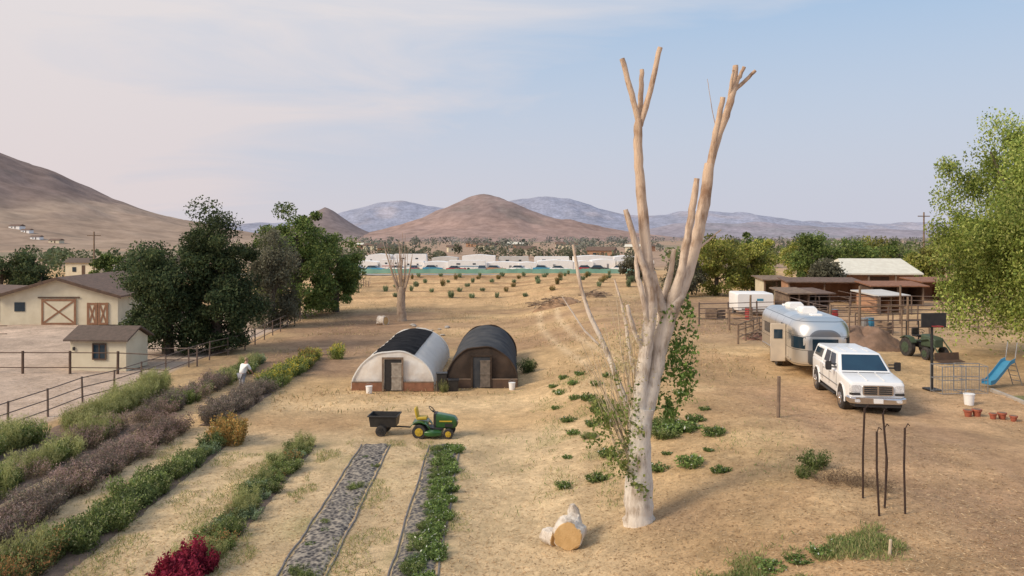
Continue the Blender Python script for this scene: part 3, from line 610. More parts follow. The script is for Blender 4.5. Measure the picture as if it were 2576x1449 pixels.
# ---------------------------------------------------------------- HOOP HOUSES
DOORM=mat('door_mesh',(.4,.35,.29),(.26,.22,.18),5);DOORD=mat('door_mesh_dark',(.2,.16,.13),(.12,.1,.08),5)
def hoop(x,y,rz,Rr,Hh,L,cover,front,label,tarp):
    e=thing('hoop_house',x,y,rz,label,'hoop house')
    def pt(a,yy,off=0):
        bulge=.05*abs(math.sin(yy*math.pi/1.25))+.035*float(vn(a*3,yy*1.5,8))
        return ((Rr+off-bulge)*math.cos(a),yy,.12+(Hh-.12+off-bulge)*math.sin(a)**.92)
    def patch(a0,a1,y0,y1,na,ny,off,m,name):
        V=[pt(a0+(a1-a0)*i/na,y0+(y1-y0)*j/ny,off) for j in range(ny+1) for i in range(na+1)]
        F=[(j*(na+1)+i,j*(na+1)+i+1,(j+1)*(na+1)+i+1,(j+1)*(na+1)+i) for j in range(ny) for i in range(na)]
        return MB().add(V,F).obj(name,m,e,smooth=True)
    patch(.001,math.pi-.001,0,L,32,44,0,cover,'cover')
    if tarp:patch(R(60),R(124),L*.04,L*.985,12,36,.045,TARP,'tarp')
    for yy,nm in ((0,'front_wall'),(L,'rear_wall')):
        sg=-1 if yy==0 else 1;V=[];F=[];na=32;nr=8
        for j in range(nr+1):
            f=1-j/nr
            for i in range(na+1):
                p=pt(math.pi*i/na,0,-.02);bx=p[0]*f;bz=.0+p[2]*f
                V.append((bx,yy+sg*(.16*(1-f**2)*min(1,bz/1.2+.15)+.03*float(vn(bx*2.2,bz*2.2,x))),bz))
        for j in range(nr):
            for i in range(na):
                a=j*(na+1)+i;F.append((a,a+1,a+na+2,a+na+1))
        MB().add(V,F).obj(nm,front,e,smooth=True)
    for yy in (-.03,L+.03):
        MB().tube([(pt(math.pi*i/24,0)[0],yy,pt(math.pi*i/24,0)[2]) for i in range(25)],.04,6).obj('hoop_rib',SHADEF if not tarp else POLY,e,smooth=True)
    dw=.5
    for s in(-1,1):
        MB().box((s*(dw+(Rr-dw)/2),-.2,.22),((Rr-dw)*1.0,.06,.44)).obj('base_board',REDWOOD if tarp else DARKWOOD,e,bevel=.008)
        MB().box((s*(dw+(Rr-dw)/2),-.2,.47),((Rr-dw)*1.0,.09,.05)).obj('base_rail',WOOD,e,bevel=.008)
    b=MB()
    for s in(-1,1): b.box((s*dw,-.22,.83),(.09,.08,1.66))
    b.box((0,-.22,1.69),(2*dw+.09,.08,.09));b.obj('door_frame',WOOD if tarp else SHADEF,e)
    MB().box((0.02,-.195,.82),(.9,.03,1.62)).obj('doorway',BLACK if tarp else SHADE,e)
    b=MB();b.box((.2,-.25,.75),(.5,.03,1.4));b.box((.2,-.275,1.43),(.54,.02,.07));b.box((.2,-.275,.1),(.54,.02,.07));b.box((.2,-.275,.75),(.54,.02,.07));b.obj('door',DOORM if tarp else DOORD,e)
    return e
hoop(-6.1,41.3,0,2.1,2.02,10.0,POLY,POLYF,'white plastic hoop house with dark tarp on top',True)
hoop(-1.6,42.1,0,1.9,2.14,10.0,SHADE,SHADEF,'dark shade cloth hoop house with arched roof',False)
def bucket(x,y,m,label,s=1):
    e=thing('bucket',x,y,0,label,'bucket',s=s)
    MB().tube([(0,0,0),(0,0,.36)],[.14,.17],16).obj('body',m,e,smooth=True)
    MB().tube([(0,0,.34),(0,0,.37)],[.18,.18],16).obj('rim',m,e)
    MB().tube([(-.17,0,.34),(-.15,0,.46),(0,0,.52),(.15,0,.46),(.17,0,.34)],.008,5).obj('handle',STEEL,e)
bucket(-7.2,40.5,WHITE,'white plastic bucket in front of white hoop house')
bucket(0,40.9,WHITE,'white plastic bucket beside dark hoop house')
bucket(17.4,30.6,WHITE,'white plastic bucket on bare dirt near cages',1.15)
for i,(x,h) in enumerate([(-3.6,.9),(-3.0,.55)]):
    e=thing('storage_bin',x,41.2,4,'black storage bin between the hoop houses' ,'bin')
    b=MB();b.loft([[(-.22,-.2,0),(.22,-.2,0),(.22,.2,0),(-.22,.2,0)],[(-.26,-.24,h),(.26,-.24,h),(.26,.24,h),(-.26,.24,h)]]);b.obj('body',BLACK,e,bevel=.02)
    MB().box((0,0,h+.03),(.58,.54,.05)).obj('lid',BLACK,e,bevel=.015)
# ---------------------------------------------------------------- WHEEL helper
def wheel(parent,x,y,z,r,w,rim,side=1,ribs=6):
    t=MB();prof=[(-w/2,r*.62),(-w/2,r*.92),(-w*.36,r),(w*.36,r),(w/2,r*.92),(w/2,r*.62)];n=22
    rings=[[(px_,pr*math.cos(2*math.pi*k/n),pr*math.sin(2*math.pi*k/n)) for k in range(n)] for px_,pr in prof]
    h=bpy.data.objects.new('wheel',None);h.location=(x,y,z);h.empty_display_size=.1;link(h,parent)
    t.loft(rings,True);t.obj('tyre',RUBBER,h,smooth=True)
    q=MB();q.tube([(side*(w/2-.03),0,0),(side*(w/2+.012),0,0)],[r*.6,r*.56],18);q.tube([(side*w/2,0,0),(side*(w/2+.035),0,0)],[r*.2,r*.16],10)
    for k in range(ribs):
        a=2*math.pi*k/ribs;q.box((side*(w/2+.018),r*.36*math.cos(a),r*.36*math.sin(a)),(.02,r*.4,r*.13),rx=a)
    q.obj('rim',rim,h,smooth=True);return h
# ---------------------------------------------------------------- LAWN TRACTOR
e=thing('lawn_tractor',-3.1,31.9,88,'green ride on lawn tractor with yellow seat','lawn tractor')
def rr(hw,z0,z1,r,y,n=4,cx=0):
    pts=[]
    for cx_,cz_,a0 in ((hw-r,z1-r,0),(-hw+r,z1-r,90),(-hw+r,z0+r,180),(hw-r,z0+r,270)):
        for k in range(n+1):
            a=R(a0+90*k/n);pts.append((cx+cx_+r*math.cos(a),y,cz_+r*math.sin(a)))
    return pts
MB().loft([rr(.2,.42,.72,.08,-.92),rr(.25,.36,.82,.1,-.82),rr(.27,.36,.9,.1,-.4),rr(.27,.36,.94,.08,-.12)]).obj('hood',GREENP,e,smooth=True)
MB().box((0,-.93,.56),(.34,.03,.2)).obj('grille',BLACK,e,bevel=.01)
for s in(-1,1):
    MB().box((s*.13,-.945,.66),(.09,.02,.06)).obj('headlight',LAMP,e,bevel=.008)
    MB().box((s*.272,-.5,.66),(.012,.5,.05)).obj('side_stripe',YELLOW,e)
    MB().box((s*.268,-.62,.5),(.016,.3,.14)).obj('side_vent',BLACK,e)
b=MB();b.box((0,.05,.36),(.6,.9,.1));b.box((0,-.08,.7),(.46,.14,.5));b.obj('chassis',BLACK,e,bevel=.02)
b=MB()
for s in(-1,1):
    b.loft([[(s*.26,y,z),(s*.5,y,z),(s*.5,y,z-.04),(s*.26,y,z-.04)] for y,z in ((.1,.42),(.25,.6),(.45,.68),(.7,.66),(.88,.5))])
b.box((0,.5,.56),(.56,.6,.12));b.obj('fender',GREENP,e,bevel=.01)
b=MB();b.box((0,.46,.74),(.42,.42,.12));b.box((0,.68,.95),(.42,.1,.42),rx=-.2);b.obj('seat',YELLOW,e,bevel=.04)
b=MB();b.tube([(0,-.1,.85),(0,.05,1.05)],.02,6)
ring=[(.19*math.cos(2*math.pi*k/18),.07+.12*math.sin(2*math.pi*k/18),1.07+.12*math.sin(2*math.pi*k/18)) for k in range(19)]
b.tube(ring,.018,6,False);b.obj('steering_wheel',BLACK,e,smooth=True)
b=MB();b.loft([rr(.5,.14,.3,.05,-.35),rr(.62,.12,.34,.06,-.1),rr(.62,.12,.34,.06,.15),rr(.5,.14,.3,.05,.35)]);b.obj('mower_deck',GREENP,e,smooth=True)
for s in(-1,1):
    wheel(e,s*.4,-.62,.2,.2,.16,YELLOW,s);wheel(e,s*.4,.52,.28,.28,.24,YELLOW,s)
e=thing('garden_cart',-5.1,32.2,86,'black plastic tow behind garden cart','cart')
b=MB();z0,z1=.36,.82
o4=lambda hw,hl,z:[(-hw,-hl,z),(hw,-hl,z),(hw,hl,z),(-hw,hl,z)]
b.loft([o4(.36,.5,z0),o4(.42,.56,z1),o4(.46,.6,z1),o4(.46,.6,z1-.05),],False)
b.loft([o4(.34,.48,z0+.04),o4(.40,.54,z1)],False);b.poly(o4(.34,.48,z0+.04));b.poly(o4(.36,.5,z0));b.obj('tub',BLACK,e,bevel=.01)
b=MB();b.tube([(0,.3,.3),(0,-.6,.32),(0,-1.05,.3)],.03,6);b.box((0,.05,.3),(.7,.08,.08));b.obj('drawbar',BLACK,e)
for s in(-1,1): wheel(e,s*.42,.05,.22,.22,.12,BLACK,s)
# ---------------------------------------------------------------- TRUCK
e=thing('pickup_truck',13.6,31.9,-8,'white crew cab pickup truck with canopy, towing trailer','truck')
b=MB()
sta=[(-2.93,.84,.62,1.10,.08),(-2.86,.93,.55,1.18,.1),(-2.6,.985,.5,1.22,.1),(-1.7,1.0,.48,1.29,.1),(-1.3,1.0,.46,1.32,.08),(1,1.0,.46,1.3,.08),(2.7,.99,.48,1.3,.08),(2.9,.95,.55,1.28,.08)]
b.loft([rr(hw,z0,z1,r,y,4) for y,hw,z0,z1,r in sta]);b.obj('body',WHITEP,e,smooth=True)
def q4(hw0,y0,y1,z): return [(-hw0,y0,z),(hw0,y0,z),(hw0,y1,z),(-hw0,y1,z)]
B=[(-.97,-1.45,1.27),(.97,-1.45,1.27),(.97,1.17,1.27),(-.97,1.17,1.27)]
T=[(-.76,-.62,1.93),(.76,-.62,1.93),(.77,1.12,1.93),(-.77,1.12,1.93)]
MB().loft([B,T]).obj('cab',WHITEP,e,bevel=.07)
B2=[(-.97,1.24,1.27),(.97,1.24,1.27),(.97,2.88,1.27),(-.97,2.88,1.27)]
T2=[(-.78,1.27,1.88),(.78,1.27,1.88),(.78,2.72,1.86),(-.78,2.72,1.86)]
MB().loft([B2,T2]).obj('canopy_shell',WHITEP,e,bevel=.06)
for s in (-.42,0,.42): MB().box((s,.3,1.945),(.05,1.3,.02)).obj('roof_rail',WHITEP,e,bevel=.008)
def pane(A,B_,C_,D_,s0,s1,t0,t1,off,m,name,par):
    A,B_,C_,D_=map(Vector,(A,B_,C_,D_));f=lambda s,t:(A*(1-s)+B_*s)*(1-t)+(D_*(1-s)+C_*s)*t
    q=[f(s0,t0),f(s1,t0),f(s1,t1),f(s0,t1)];n=(q[1]-q[0]).cross(q[3]-q[0]).normalized()
    cc=Vector((0,.6,1.5))
    if n.dot(q[0]-cc)<0:n=-n
    MB().loft([[p-n*.02 for p in q],[p+n*off for p in q]]).obj(name,m,par,bevel=.006)
pane(B[0],B[1],T[1],T[0],.06,.94,.12,.9,.012,mat('windscreen_glass',(.01,.035,.07),(.015,.05,.09),1.2,.35),'windscreen',e)
for a,b_,c_,d_ in ((B[0],B[3],T[3],T[0]),(B[1],B[2],T[2],T[1])):
    for s0,s1 in((.2,.55),(.6,.92)): pane(a,b_,c_,d_,s0,s1,.2,.86,.012,GLASS,'side_window',e)
for a,b_,c_,d_ in ((B2[0],B2[3],T2[3],T2[0]),(B2[1],B2[2],T2[2],T2[1])):
    pane(a,b_,c_,d_,.12,.86,.25,.82,.012,GLASS,'canopy_window',e)
pane(B2[2],B2[3],T2[3],T2[2],.08,.92,.2,.85,.012,GLASS,'rear_window',e)
b=MB();b.loft([rr(.53,.72,1.08,.08,-2.99),rr(.55,.7,1.1,.08,-2.86)]);b.obj('grille',CHROME,e,smooth=True)
b=MB()
for i in range(4):
    for s in(-1,1): b.box((s*.255,-3.0,.785+i*.075),(.44,.03,.052))
b.obj('grille_slots',BLACK,e)
for s in(-1,1):
    MB().loft([rr(.15,.84,1.08,.04,-2.955,4,s*.74),rr(.18,.8,1.1,.04,-2.82,4,s*.77)]).obj('headlight',LAMP,e,smooth=True)
    MB().loft([rr(.16,.72,.8,.03,-2.95,4,s*.75),rr(.18,.7,.8,.03,-2.82,4,s*.77)]).obj('headlight_surround',BLACK,e)
    MB().loft([rr(.09,.48,.58,.03,-3.05,4,s*.72),rr(.09,.48,.58,.03,-2.95,4,s*.72)]).obj('fog_lamp',LAMP,e)
b=MB();b.loft([rr(.8,.42,.64,.06,-3.03),rr(.98,.42,.66,.07,-2.93),rr(1.02,.42,.66,.07,-2.65)]);b.obj('front_bumper',CHROME,e,smooth=True)
b=MB();b.loft([rr(.8,.3,.43,.03,-2.98),rr(.9,.3,.45,.03,-2.7)]);b.obj('air_dam',BLACK,e)
b=MB();b.box((0,0,.42),(1.7,5.2,.16));b.obj('underbody',BLACK,e)
MB().box((0,-3.05,.53),(.32,.02,.16)).obj('licence_plate',WHITE,e,bevel=.005)
MB().loft([rr(.85,.45,.65,.05,2.9),rr(.85,.45,.65,.05,3.05)]).obj('rear_bumper',CHROME,e)
for s in(-1,1): MB().box((s*.3,-2.15,1.275),(.04,1.2,.02),rx=.08).obj('hood_crease',WHITEP,e,bevel=.008)
b=MB();b.box((0,-1.5,1.3),(1.7,.1,.02));b.obj('cowl',BLACK,e)
for s in(-1,1):
    b=MB();b.loft([rr(.11,1.32,1.66,.05,-1.13,4,s*1.26),rr(.1,1.34,1.64,.05,-1.0,4,s*1.26)]);b.obj('wing_mirror',BLACK,e,smooth=True)
    b=MB();b.box((s*1.08,-1.03,1.42),(.26,.05,.05));b.box((s*1.08,-1.03,1.54),(.26,.05,.04));b.obj('mirror_arm',BLACK,e)
    b=MB();b.box((s*1.008,.5,.78),(.012,4.2,.04));b.obj('side_moulding',STEEL,e)
    for yy in(-1.2,-.12,.92,1.2): MB().box((s*1.003,yy,.95),(.008,.018,.62)).obj('door_seam',BLACK,e)
    for yy in(-.35,.72):MB().box((s*1.02,yy,1.14),(.03,.2,.04)).obj('door_handle',CHROME,e,bevel=.006)
    b=MB();b.box((s*1.0,.0,.4),(.14,2.2,.05));b.obj('running_board',BLACK,e)
    for yy in(-1.92,1.95):
        b=MB();b.tube([(s*.7,yy,.46),(s*1.006,yy,.46)],.50,28);b.obj('wheel_arch',BLACK,e)
        b=MB();arc=[(s*1.01,yy+.52*math.cos(R(a)),.46+.52*math.sin(R(a))) for a in range(-8,189,14)];b.tube(arc,.03,6);b.obj('arch_flare',WHITEP,e,smooth=True)
        wheel(e,s*.92,yy,.41,.41,.27,CHROME,s,8)
# ---------------------------------------------------------------- TRAVEL TRAILER
e=thing('travel_trailer',14.5,40.2,-5.5,'rounded polished aluminium travel trailer with open door','trailer',s=1.03)
L2=3.9
def caps(y):
    t=abs(y)/L2;tc=.74
    return 0 if t<tc else 1-math.sqrt(max(0,1-((t-tc)/(1-tc))**2))
def sec(y,off=0,n=9):
    m=caps(y);hw=1.25-.6*m+off;top=2.66-.6*m+off;bot=.5+.12*m;r=min(.62,hw*.75);rb=.18;pts=[]
    for cx_,cz_,rad,a0 in ((hw-r,top-r,r,0),(-hw+r,top-r,r,90),(-hw+rb,bot+rb,rb,180),(hw-rb,bot+rb,rb,270)):
        for k in range(n+1):
            a=R(a0+90*k/n);pts.append((cx_+rad*math.cos(a),y,cz_+rad*math.sin(a)))
    return pts
ys=[-L2*math.cos(math.pi*i/60)for i in range(61)];ys=[L2*(math.copysign(abs(y/L2)**.75,y)) for y in ys]
MB().loft([sec(y) for y in ys]).obj('shell',ALU,e,smooth=True)
def band(z0,z1,yb,off,m,name,par,sgn):
    V=[];n=len(yb)
    for y in yb:
        mm=caps(y);hw=1.25-.6*mm+off
        for z in(z0,z1):
            top=2.66-.6*mm;r=min(.62,hw*.75);dz=max(0,z-(top-r));x=hw-r+math.sqrt(max(0,r*r-dz*dz)) if dz>0 else hw
            V.append((sgn*x,y,z))
    F=[(2*i,2*i+1,2*i+3,2*i+2) for i in range(n-1)]
    MB().add(V,F).obj(name,m,par,smooth=True)
for s in(-1,1): band(1.3,1.82,[-3.05-.08*i for i in range(11)],.015,GLASS,'corner_window',e,s)
MB().box((0,-3.905,1.5),(1.1,.03,.5)).obj('front_window',GLASS,e,bevel=.01)
MB().box((0,-3.82,1.9),(.8,.06,.12),rx=.5).obj('marker_panel',REDL,e,bevel=.01)
for s in(-1,1):
    for a,b_ in((-.6,.5),(1.3,2.4)):
        band(1.4,1.9,[a+(b_-a)*i/4 for i in range(5)],.015,GLASS,'side_window',e,s)
b=MB();b.box((-1.27,-1.6,1.35),(.02,.72,1.7));b.obj('doorway',BLACK,e)
b=MB();b.box((-1.6,-2.05,1.35),(.68,.06,1.75));b.obj('door',mat('door_lining',(.6,.5,.38),(.5,.42,.33),2),e,bevel=.03)
b=MB();b.box((-1.6,-2.09,1.75),(.38,.02,.42));b.obj('door_window',GLASS,e)
for y_ in(-.9,1.5):
    MB().loft([rr(.34,2.64,2.9,.1,y_-.5),rr(.38,2.62,2.94,.1,y_),rr(.34,2.64,2.88,.1,y_+.5)]).obj('air_conditioner',WHITE,e,smooth=True)
for y_ in(-2.4,.2,2.8): MB().box((0,y_,2.68),(.5,.4,.08)).obj('roof_vent',WHITE,e,bevel=.02)
for s in(-1,1):
    b=MB();b.box((s*1.262,0,.72),(.02,6.0,.08));b.obj('belt_trim',CHROME,e)
    for yy in(-.1,.8):
        MB().tube([(s*1.0,yy,.42),(s*1.256,yy,.42)],.42,24).obj('wheel_well',BLACK,e)
        wheel(e,s*1.13,yy,.34,.34,.22,STEEL,s)
b=MB();b.tube([(-.5,-3.6,.5),(0,-4.9,.48)],.05,6);b.tube([(.5,-3.6,.5),(0,-4.9,.48)],.05,6);b.tube([(0,-4.6,.2),(0,-4.6,.85)],.04,8);b.obj('hitch',BLACK,e)
for x_ in(-.2,.2): MB().tube([(x_,-4.2,.5),(x_,-4.2,.95)],.15,14).obj('gas_bottle',WHITE,e,smooth=True)
# ---------------------------------------------------------------- LEFT YARD
e=thing('horse_barn',-40.0,71,2,'cream horse barn with brown cross braced doors','barn')
W=10.2;pts=[(-W/2,0),(W/2,0),(W/2,2.5),(2.2,3.35),(0,4.05),(-2.2,3.35),(-W/2,2.5)]
MB().prism(pts,0,12).obj('wall',CREAM,e)
for s in(-1,1):
    MB().prism([(s*0,4.07),(s*2.25,3.40),(s*(W/2+.5),2.45),(s*(W/2+.5),2.59),(s*2.25,3.56),(0,4.24)],-.5,12.5).obj('roof_slope',ROOFB,e)
    MB().prism([(0,3.98),(s*2.25,3.28),(s*(W/2+.5),2.33),(s*(W/2+.5),2.53),(s*2.25,3.5),(0,4.2)],-.56,-.51).obj('fascia',DARKWOOD,e)
def xdoor(cx,w,h,nm='door'):
    d=bpy.data.objects.new(nm,None);d.location=(cx,-.04,0);link(d,e)
    MB().box((0,0,h/2),(w,.05,h)).obj('panel',CREAM,d)
    b=MB()
    for s in(-1,1): b.box((s*(w/2-.09),-.04,h/2),(.18,.04,h))
    b.box((0,-.04,.1),(w-.37,.04,.18));b.box((0,-.04,h-.1),(w-.37,.04,.18))
    an=math.atan2(h-.4,w-.4);ll=math.hypot(h-.4,w-.4)
    b.box((0,-.036,h/2),(ll,.03,.14),ry=an);b.box((0,-.05,h/2),(ll,.03,.14),ry=-an);b.obj('brace',BRACE,d)
xdoor(.0,3.0,2.3)
xdoor(2.9,.9,1.95);xdoor(3.85,.9,1.95)
MB().box((.0,-.07,2.42),(3.6,.06,.12)).obj('door_rail',DARKWOOD,e)
MB().box((-3.4,-.03,1.6),(.9,.05,.8)).obj('window',GLASS,e)
e=thing('horse_barn',-50.0,73,2,'long low cream stable wing with brown roof','barn')
MB().prism([(-5,0),(5,0),(5,2.5),(-5,2.9)],0,8).obj('wall',CREAM,e)
MB().prism([(-5.4,2.93),(5.2,2.5),(5.2,2.68),(-5.4,3.12)],-.8,8.4).obj('roof',ROOFB,e)
for x in(-4,-1.2,1.6,4.4): MB().box((x,-.5,1.3),(.14,.14,2.6)).obj('post',DARKWOOD,e)
for x in(-2.6,.3,3): MB().box((x,-.03,1.1),(1.4,.05,2.1)).obj('door',DARKWOOD,e)
e=thing('garden_shed',-24.2,47.0,-4,'small cream shed with grey shingle roof','shed')
MB().prism([(-1.7,0),(1.7,0),(1.7,1.8),(-1.7,1.8)],0,2.4).obj('wall',CREAM,e)
b=MB()
V=[(-1.95,-.3,1.76),(1.95,-.3,1.76),(1.95,1.2,2.44),(-1.95,1.2,2.44),(1.95,2.7,1.76),(-1.95,2.7,1.76)]
V2=[(x,y,z+.1) for x,y,z in V]
b.add(V+V2,[(0,1,2,3),(3,2,4,5),(6,7,8,9),(9,8,10,11),(0,1,7,6),(4,5,11,10),(1,2,8,7),(2,4,10,8),(0,3,9,6),(3,5,11,9)]);b.obj('roof',ROOFG,e)
for s in(-1,1): MB().add([(s*1.69,0.01,1.8),(s*1.69,2.39,1.8),(s*1.69,1.2,2.37)],[(0,1,2)]).obj('gable',CREAM,e)
wd=bpy.data.objects.new('window',None);wd.location=(.1,-.03,1.15);link(wd,e)
MB().box((0,0,0),(.7,.04,.85)).obj('pane',GLASS,wd)
b=MB();b.box((0,-.03,0),(.05,.03,.85));b.box((0,-.03,.45),(.84,.04,.07));b.box((0,-.03,-.45),(.84,.04,.07));b.box((-.39,-.03,0),(.07,.04,.85));b.box((.39,-.03,0),(.07,.04,.85));b.obj('frame',DARKWOOD,wd)
MB().box((-1.45,-.06,1.3),(.1,.08,.2)).obj('lantern',BLACK,e)
def fence(pts,hh,rails,m,label,step=2.6,pr=.05,name='fence',rr_=.03):
    x0,y0=pts[0];e=thing(name,x0,y0,0,label,'fence');z0=H(x0,y0)
    b=MB();proto=None
    for (ax,ay),(bx,by) in zip(pts[:-1],pts[1:]):
        L=math.hypot(bx-ax,by-ay);n=max(1,int(round(L/step)))
        for k in range(n):
            p=[(ax+(bx-ax)*(k+q)/n,ay+(by-ay)*(k+q)/n) for q in(0,1)]
            for rz_ in rails:
                b.tube([(p[0][0]-x0,p[0][1]-y0,H(*p[0])-z0+rz_),(p[1][0]-x0,p[1][1]-y0,H(*p[1])-z0+rz_)],rr_,5)
            P0=(p[0][0]-x0,p[0][1]-y0,H(*p[0])-z0)
            if proto is None:
                proto=MB().tube([(0,0,-.1),(0,0,hh)],pr,6).obj('post',m,e,loc=P0)
            else:
                c=proto.copy();c.location=P0;COL.objects.link(c);c.parent=e
                c.rotation_euler=(random.uniform(-.03,.03),random.uniform(-.03,.03),0)
    b.obj('rail',m,e);return e
fence([(-20.6,30),(-20.3,38),(-19.6,45.5)],1.25,(.3,.75,1.2),PIPE,'dark pipe rail fence along the yard edge',2.4,.05,rr_=.026)
fence([(-19.6,45.5),(-18.6,56),(-19.5,72),(-21,100),(-22,125)],1.2,(.3,.72,1.15),PIPE,'dark pipe fence running past the trees',2.6,.045,rr_=.024)
fence([(-36,46.5),(-28,46),(-19.6,45.5)],1.3,(.35,1.2),DARKWOOD,'dark rail fence across the pale yard',2.6,.08,rr_=.03)
fence([(-19,48.5),(-22.2,49)],1.2,(.4,1.1),PIPE,'second pipe rail fence beside the shed',2.6,.05)
fence([(-46,60),(-38,60.5)],1.2,(.5,1.1),DARKWOOD,'short hitching rail before the barn',3,.07)
e=thing('hitching_post',-41.0,60.5,0,'dark T shaped wooden post in the yard','post');MB().box((0,0,.9),(.16,.16,1.8)).obj('post',DARKWOOD,e);MB().box((0,-.1,1.75),(1.3,.12,.16)).obj('crossbar',DARKWOOD,e)
e=thing('park_bench',-12.6,53.2,10,'low weathered wooden bench near flower rows','bench')
MB().box((0,0,.45),(1.5,.4,.06)).obj('seat',WOOD,e)
for s in(-.6,.6): MB().box((s,0,.2),(.08,.36,.42)).obj('leg',WOOD,e)
# ---------------------------------------------------------------- RIGHT: pens, sheds
e=thing('paddock_barn',39.2,86,-3,'tan barn with pale metal roof beyond the pens','barn')
MB().prism([(-3.7,0),(3.7,0),(3.7,2.3),(-3.7,2.3)],0,7).obj('wall',TANW,e)
b=MB();V=[(-4.2,-1.2,2.25),(4.2,-1.2,2.25),(3.8,3.5,3.7),(-3.0,3.5,3.7),(4.2,8,2.25),(-4.2,8,2.25)];b.add(V+[(x,y,z+.15) for x,y,z in V],[(0,1,2,3),(3,2,4,5),(6,7,8,9),(9,8,10,11),(0,1,7,6),(4,5,11,10),(1,2,8,7),(2,4,10,8),(0,3,9,6),(3,5,11,9),(0,3,5),(1,2,4)]);b.obj('roof',ROOFW,e)
for x in(-3.9,-1.4,1.4,3.9): MB().box((x,-1,1.15),(.15,.15,2.3)).obj('post',WOOD,e)
MB().box((0,-.03,1),(2.2,.05,2)).obj('door',DARKWOOD,e)
for i,(x,y,w,h,m,lb) in enumerate([(29.5,76,6.5,2.0,TANW,'low open horse shelter with rusty roof'),(34.5,72,4.5,1.8,DARKWOOD,'dark open sided pen shelter'),(26.3,80,2.4,2.0,CREAM,'pale little outbuilding near the pens'),(22.8,64,1.6,1.8,WOOD,'weathered lean to behind trailer'),(42.5,78,6,1.9,TANW,'low tan pen shelter beside barn'),(25.6,68,2.6,1.6,DARKWOOD,'small dark tack shed in the paddock'),(31.5,67,2.4,1.5,TANW,'little feed shelter inside the paddock')]):
    e=thing('horse_shelter',x,y,-4+3*i,lb,'shelter')
    b=MB();b.box((0,2.6,h/2),(w,.1,h));b.box((-w/2,1.3,h/2),(.1,2.5,h));b.box((w/2,1.3,h/2),(.1,2.5,h));b.box((0,1.3,h*.33),(.1,2.4,h*.66));b.obj('wall',m,e)
    b=MB();b.box((0,1.2,h+.12),(w+.7,3.6,.1),rx=.07);b.obj('roof',(ROOFB,REDWOOD,WOOD,WOOD,REDWOOD,ROOFB,OFFW)[i],e)
    for s in(-1,0,1): MB().box((s*w/2,-.1,h/2),(.12,.12,h)).obj('post',WOOD,e)
e=thing('box_trailer',19.4,64,-3,'white enclosed box trailer parked by the pens','trailer')
MB().loft([rr(1.4,.45,1.8,.12,0),rr(1.45,.42,1.85,.12,.3),rr(1.45,.42,1.85,.12,3.0),rr(1.4,.45,1.8,.12,3.2)]).obj('body',WHITE,e,smooth=True)
MB().box((.35,-.01,1.35),(.5,.02,.18)).obj('blue_marking',BLUE,e)
MB().box((0,-.01,.6),(2.2,.03,.12)).obj('bumper',STEEL,e)
for s in(-1,1): wheel(e,s*1.35,1.6,.33,.33,.2,STEEL,s)
fence([(14.6,54),(18,55),(22,56)],1.4,(.4,.8,1.1,1.35),WOOD,'weathered pen fence behind the trailer',2,.07)
fence([(13.5,48),(16,52),(14.6,54)],1.2,(.4,.8,1.15),WOOD,'short leaning wooden pen fence',1.8,.07)
fence([(13.5,58),(18,59),(24,60)],1.6,(.4,.8,1.15,1.5),PIPE,'tall pipe corral fence by box trailer',2,.06)
fence([(22,64),(30,65.5),(42,64)],1.5,(.4,.8,1.15,1.5),PIPE,'long pipe rail paddock fence',2.4,.06)
fence([(22,56),(22,64)],1.5,(.4,.8,1.15,1.5),PIPE,'pipe rail paddock side fence',3,.06)
fence([(30,65.5),(30,74)],1.4,(.4,.8,1.3),PIPE,'pipe rail paddock divider',3,.06)
fence([(22,56),(29,57.5),(36,57)],1.4,(.4,.8,1.1,1.4),PIPE,'near pipe rail paddock fence',2.4,.055)
fence([(22,51.5),(27,52),(33,51.5)],1.4,(.5,.95,1.4),PIPE,'pipe rail fence behind dirt pile',2.6,.05)
for (x,y,h) in [(21.4,49.5,3.3),(24.6,50,2.6),(18.8,47.5,2.4),(28,58,2.8),(16.6,56,2.3)]:
    e=thing('wooden_post',x,y,0,'tall weathered post standing near trailer','post','posts behind the trailer');MB().tube([(0,0,-.2),(.02,0,h)],[.09,.07],7).obj('shaft',WOOD,e)
for i in range(9):
    x=random.uniform(14.8,26);y=random.uniform(52.5,55.5) if i<5 else random.uniform(60,63)
    e=thing('fuel_drum' if i%2 else 'wooden_crate',x,y,random.uniform(0,90),'rusty drum among clutter by the pens' if i%2 else 'old wooden crate among clutter by the pens','drum' if i%2 else 'crate','clutter by the pens')
    if i%2: MB().tube([(0,0,0),(0,0,.28),(0,0,.3),(0,0,.6),(0,0,.62),(0,0,.88)],[.28,.28,.3,.3,.28,.28],14).obj('body',random.choice([REDL,BLUE,STEEL]),e);MB().tube([(0,0,.86),(0,0,.9)],[.29,.29],14).obj('rim',STEEL,e)
    else:
        b=MB()
        for z in (.12,.36,.6): b.box((0,-.4,z),(.9,.03,.18));b.box((0,.4,z),(.9,.03,.18));b.box((-.45,0,z),(.03,.76,.18));b.box((.45,0,z),(.03,.76,.18))
        b.obj('slats',WOOD,e);MB().box((0,0,.05),(.84,.74,.04)).obj('base',WOOD,e)
MB_=thing('trellis_frame',19.3,46,0,'thin timber arch frame behind dirt pile','frame')
MB().tube([(0,0,0),(0,0,2.4)],.05,6).obj('post',WOOD,MB_);MB().tube([(3.2,.4,0),(3.2,.4,2.4)],.05,6).obj('post',WOOD,MB_);MB().tube([(-.2,0,2.4),(3.4,.4,2.42)],.04,6).obj('crossbar',WOOD,MB_)
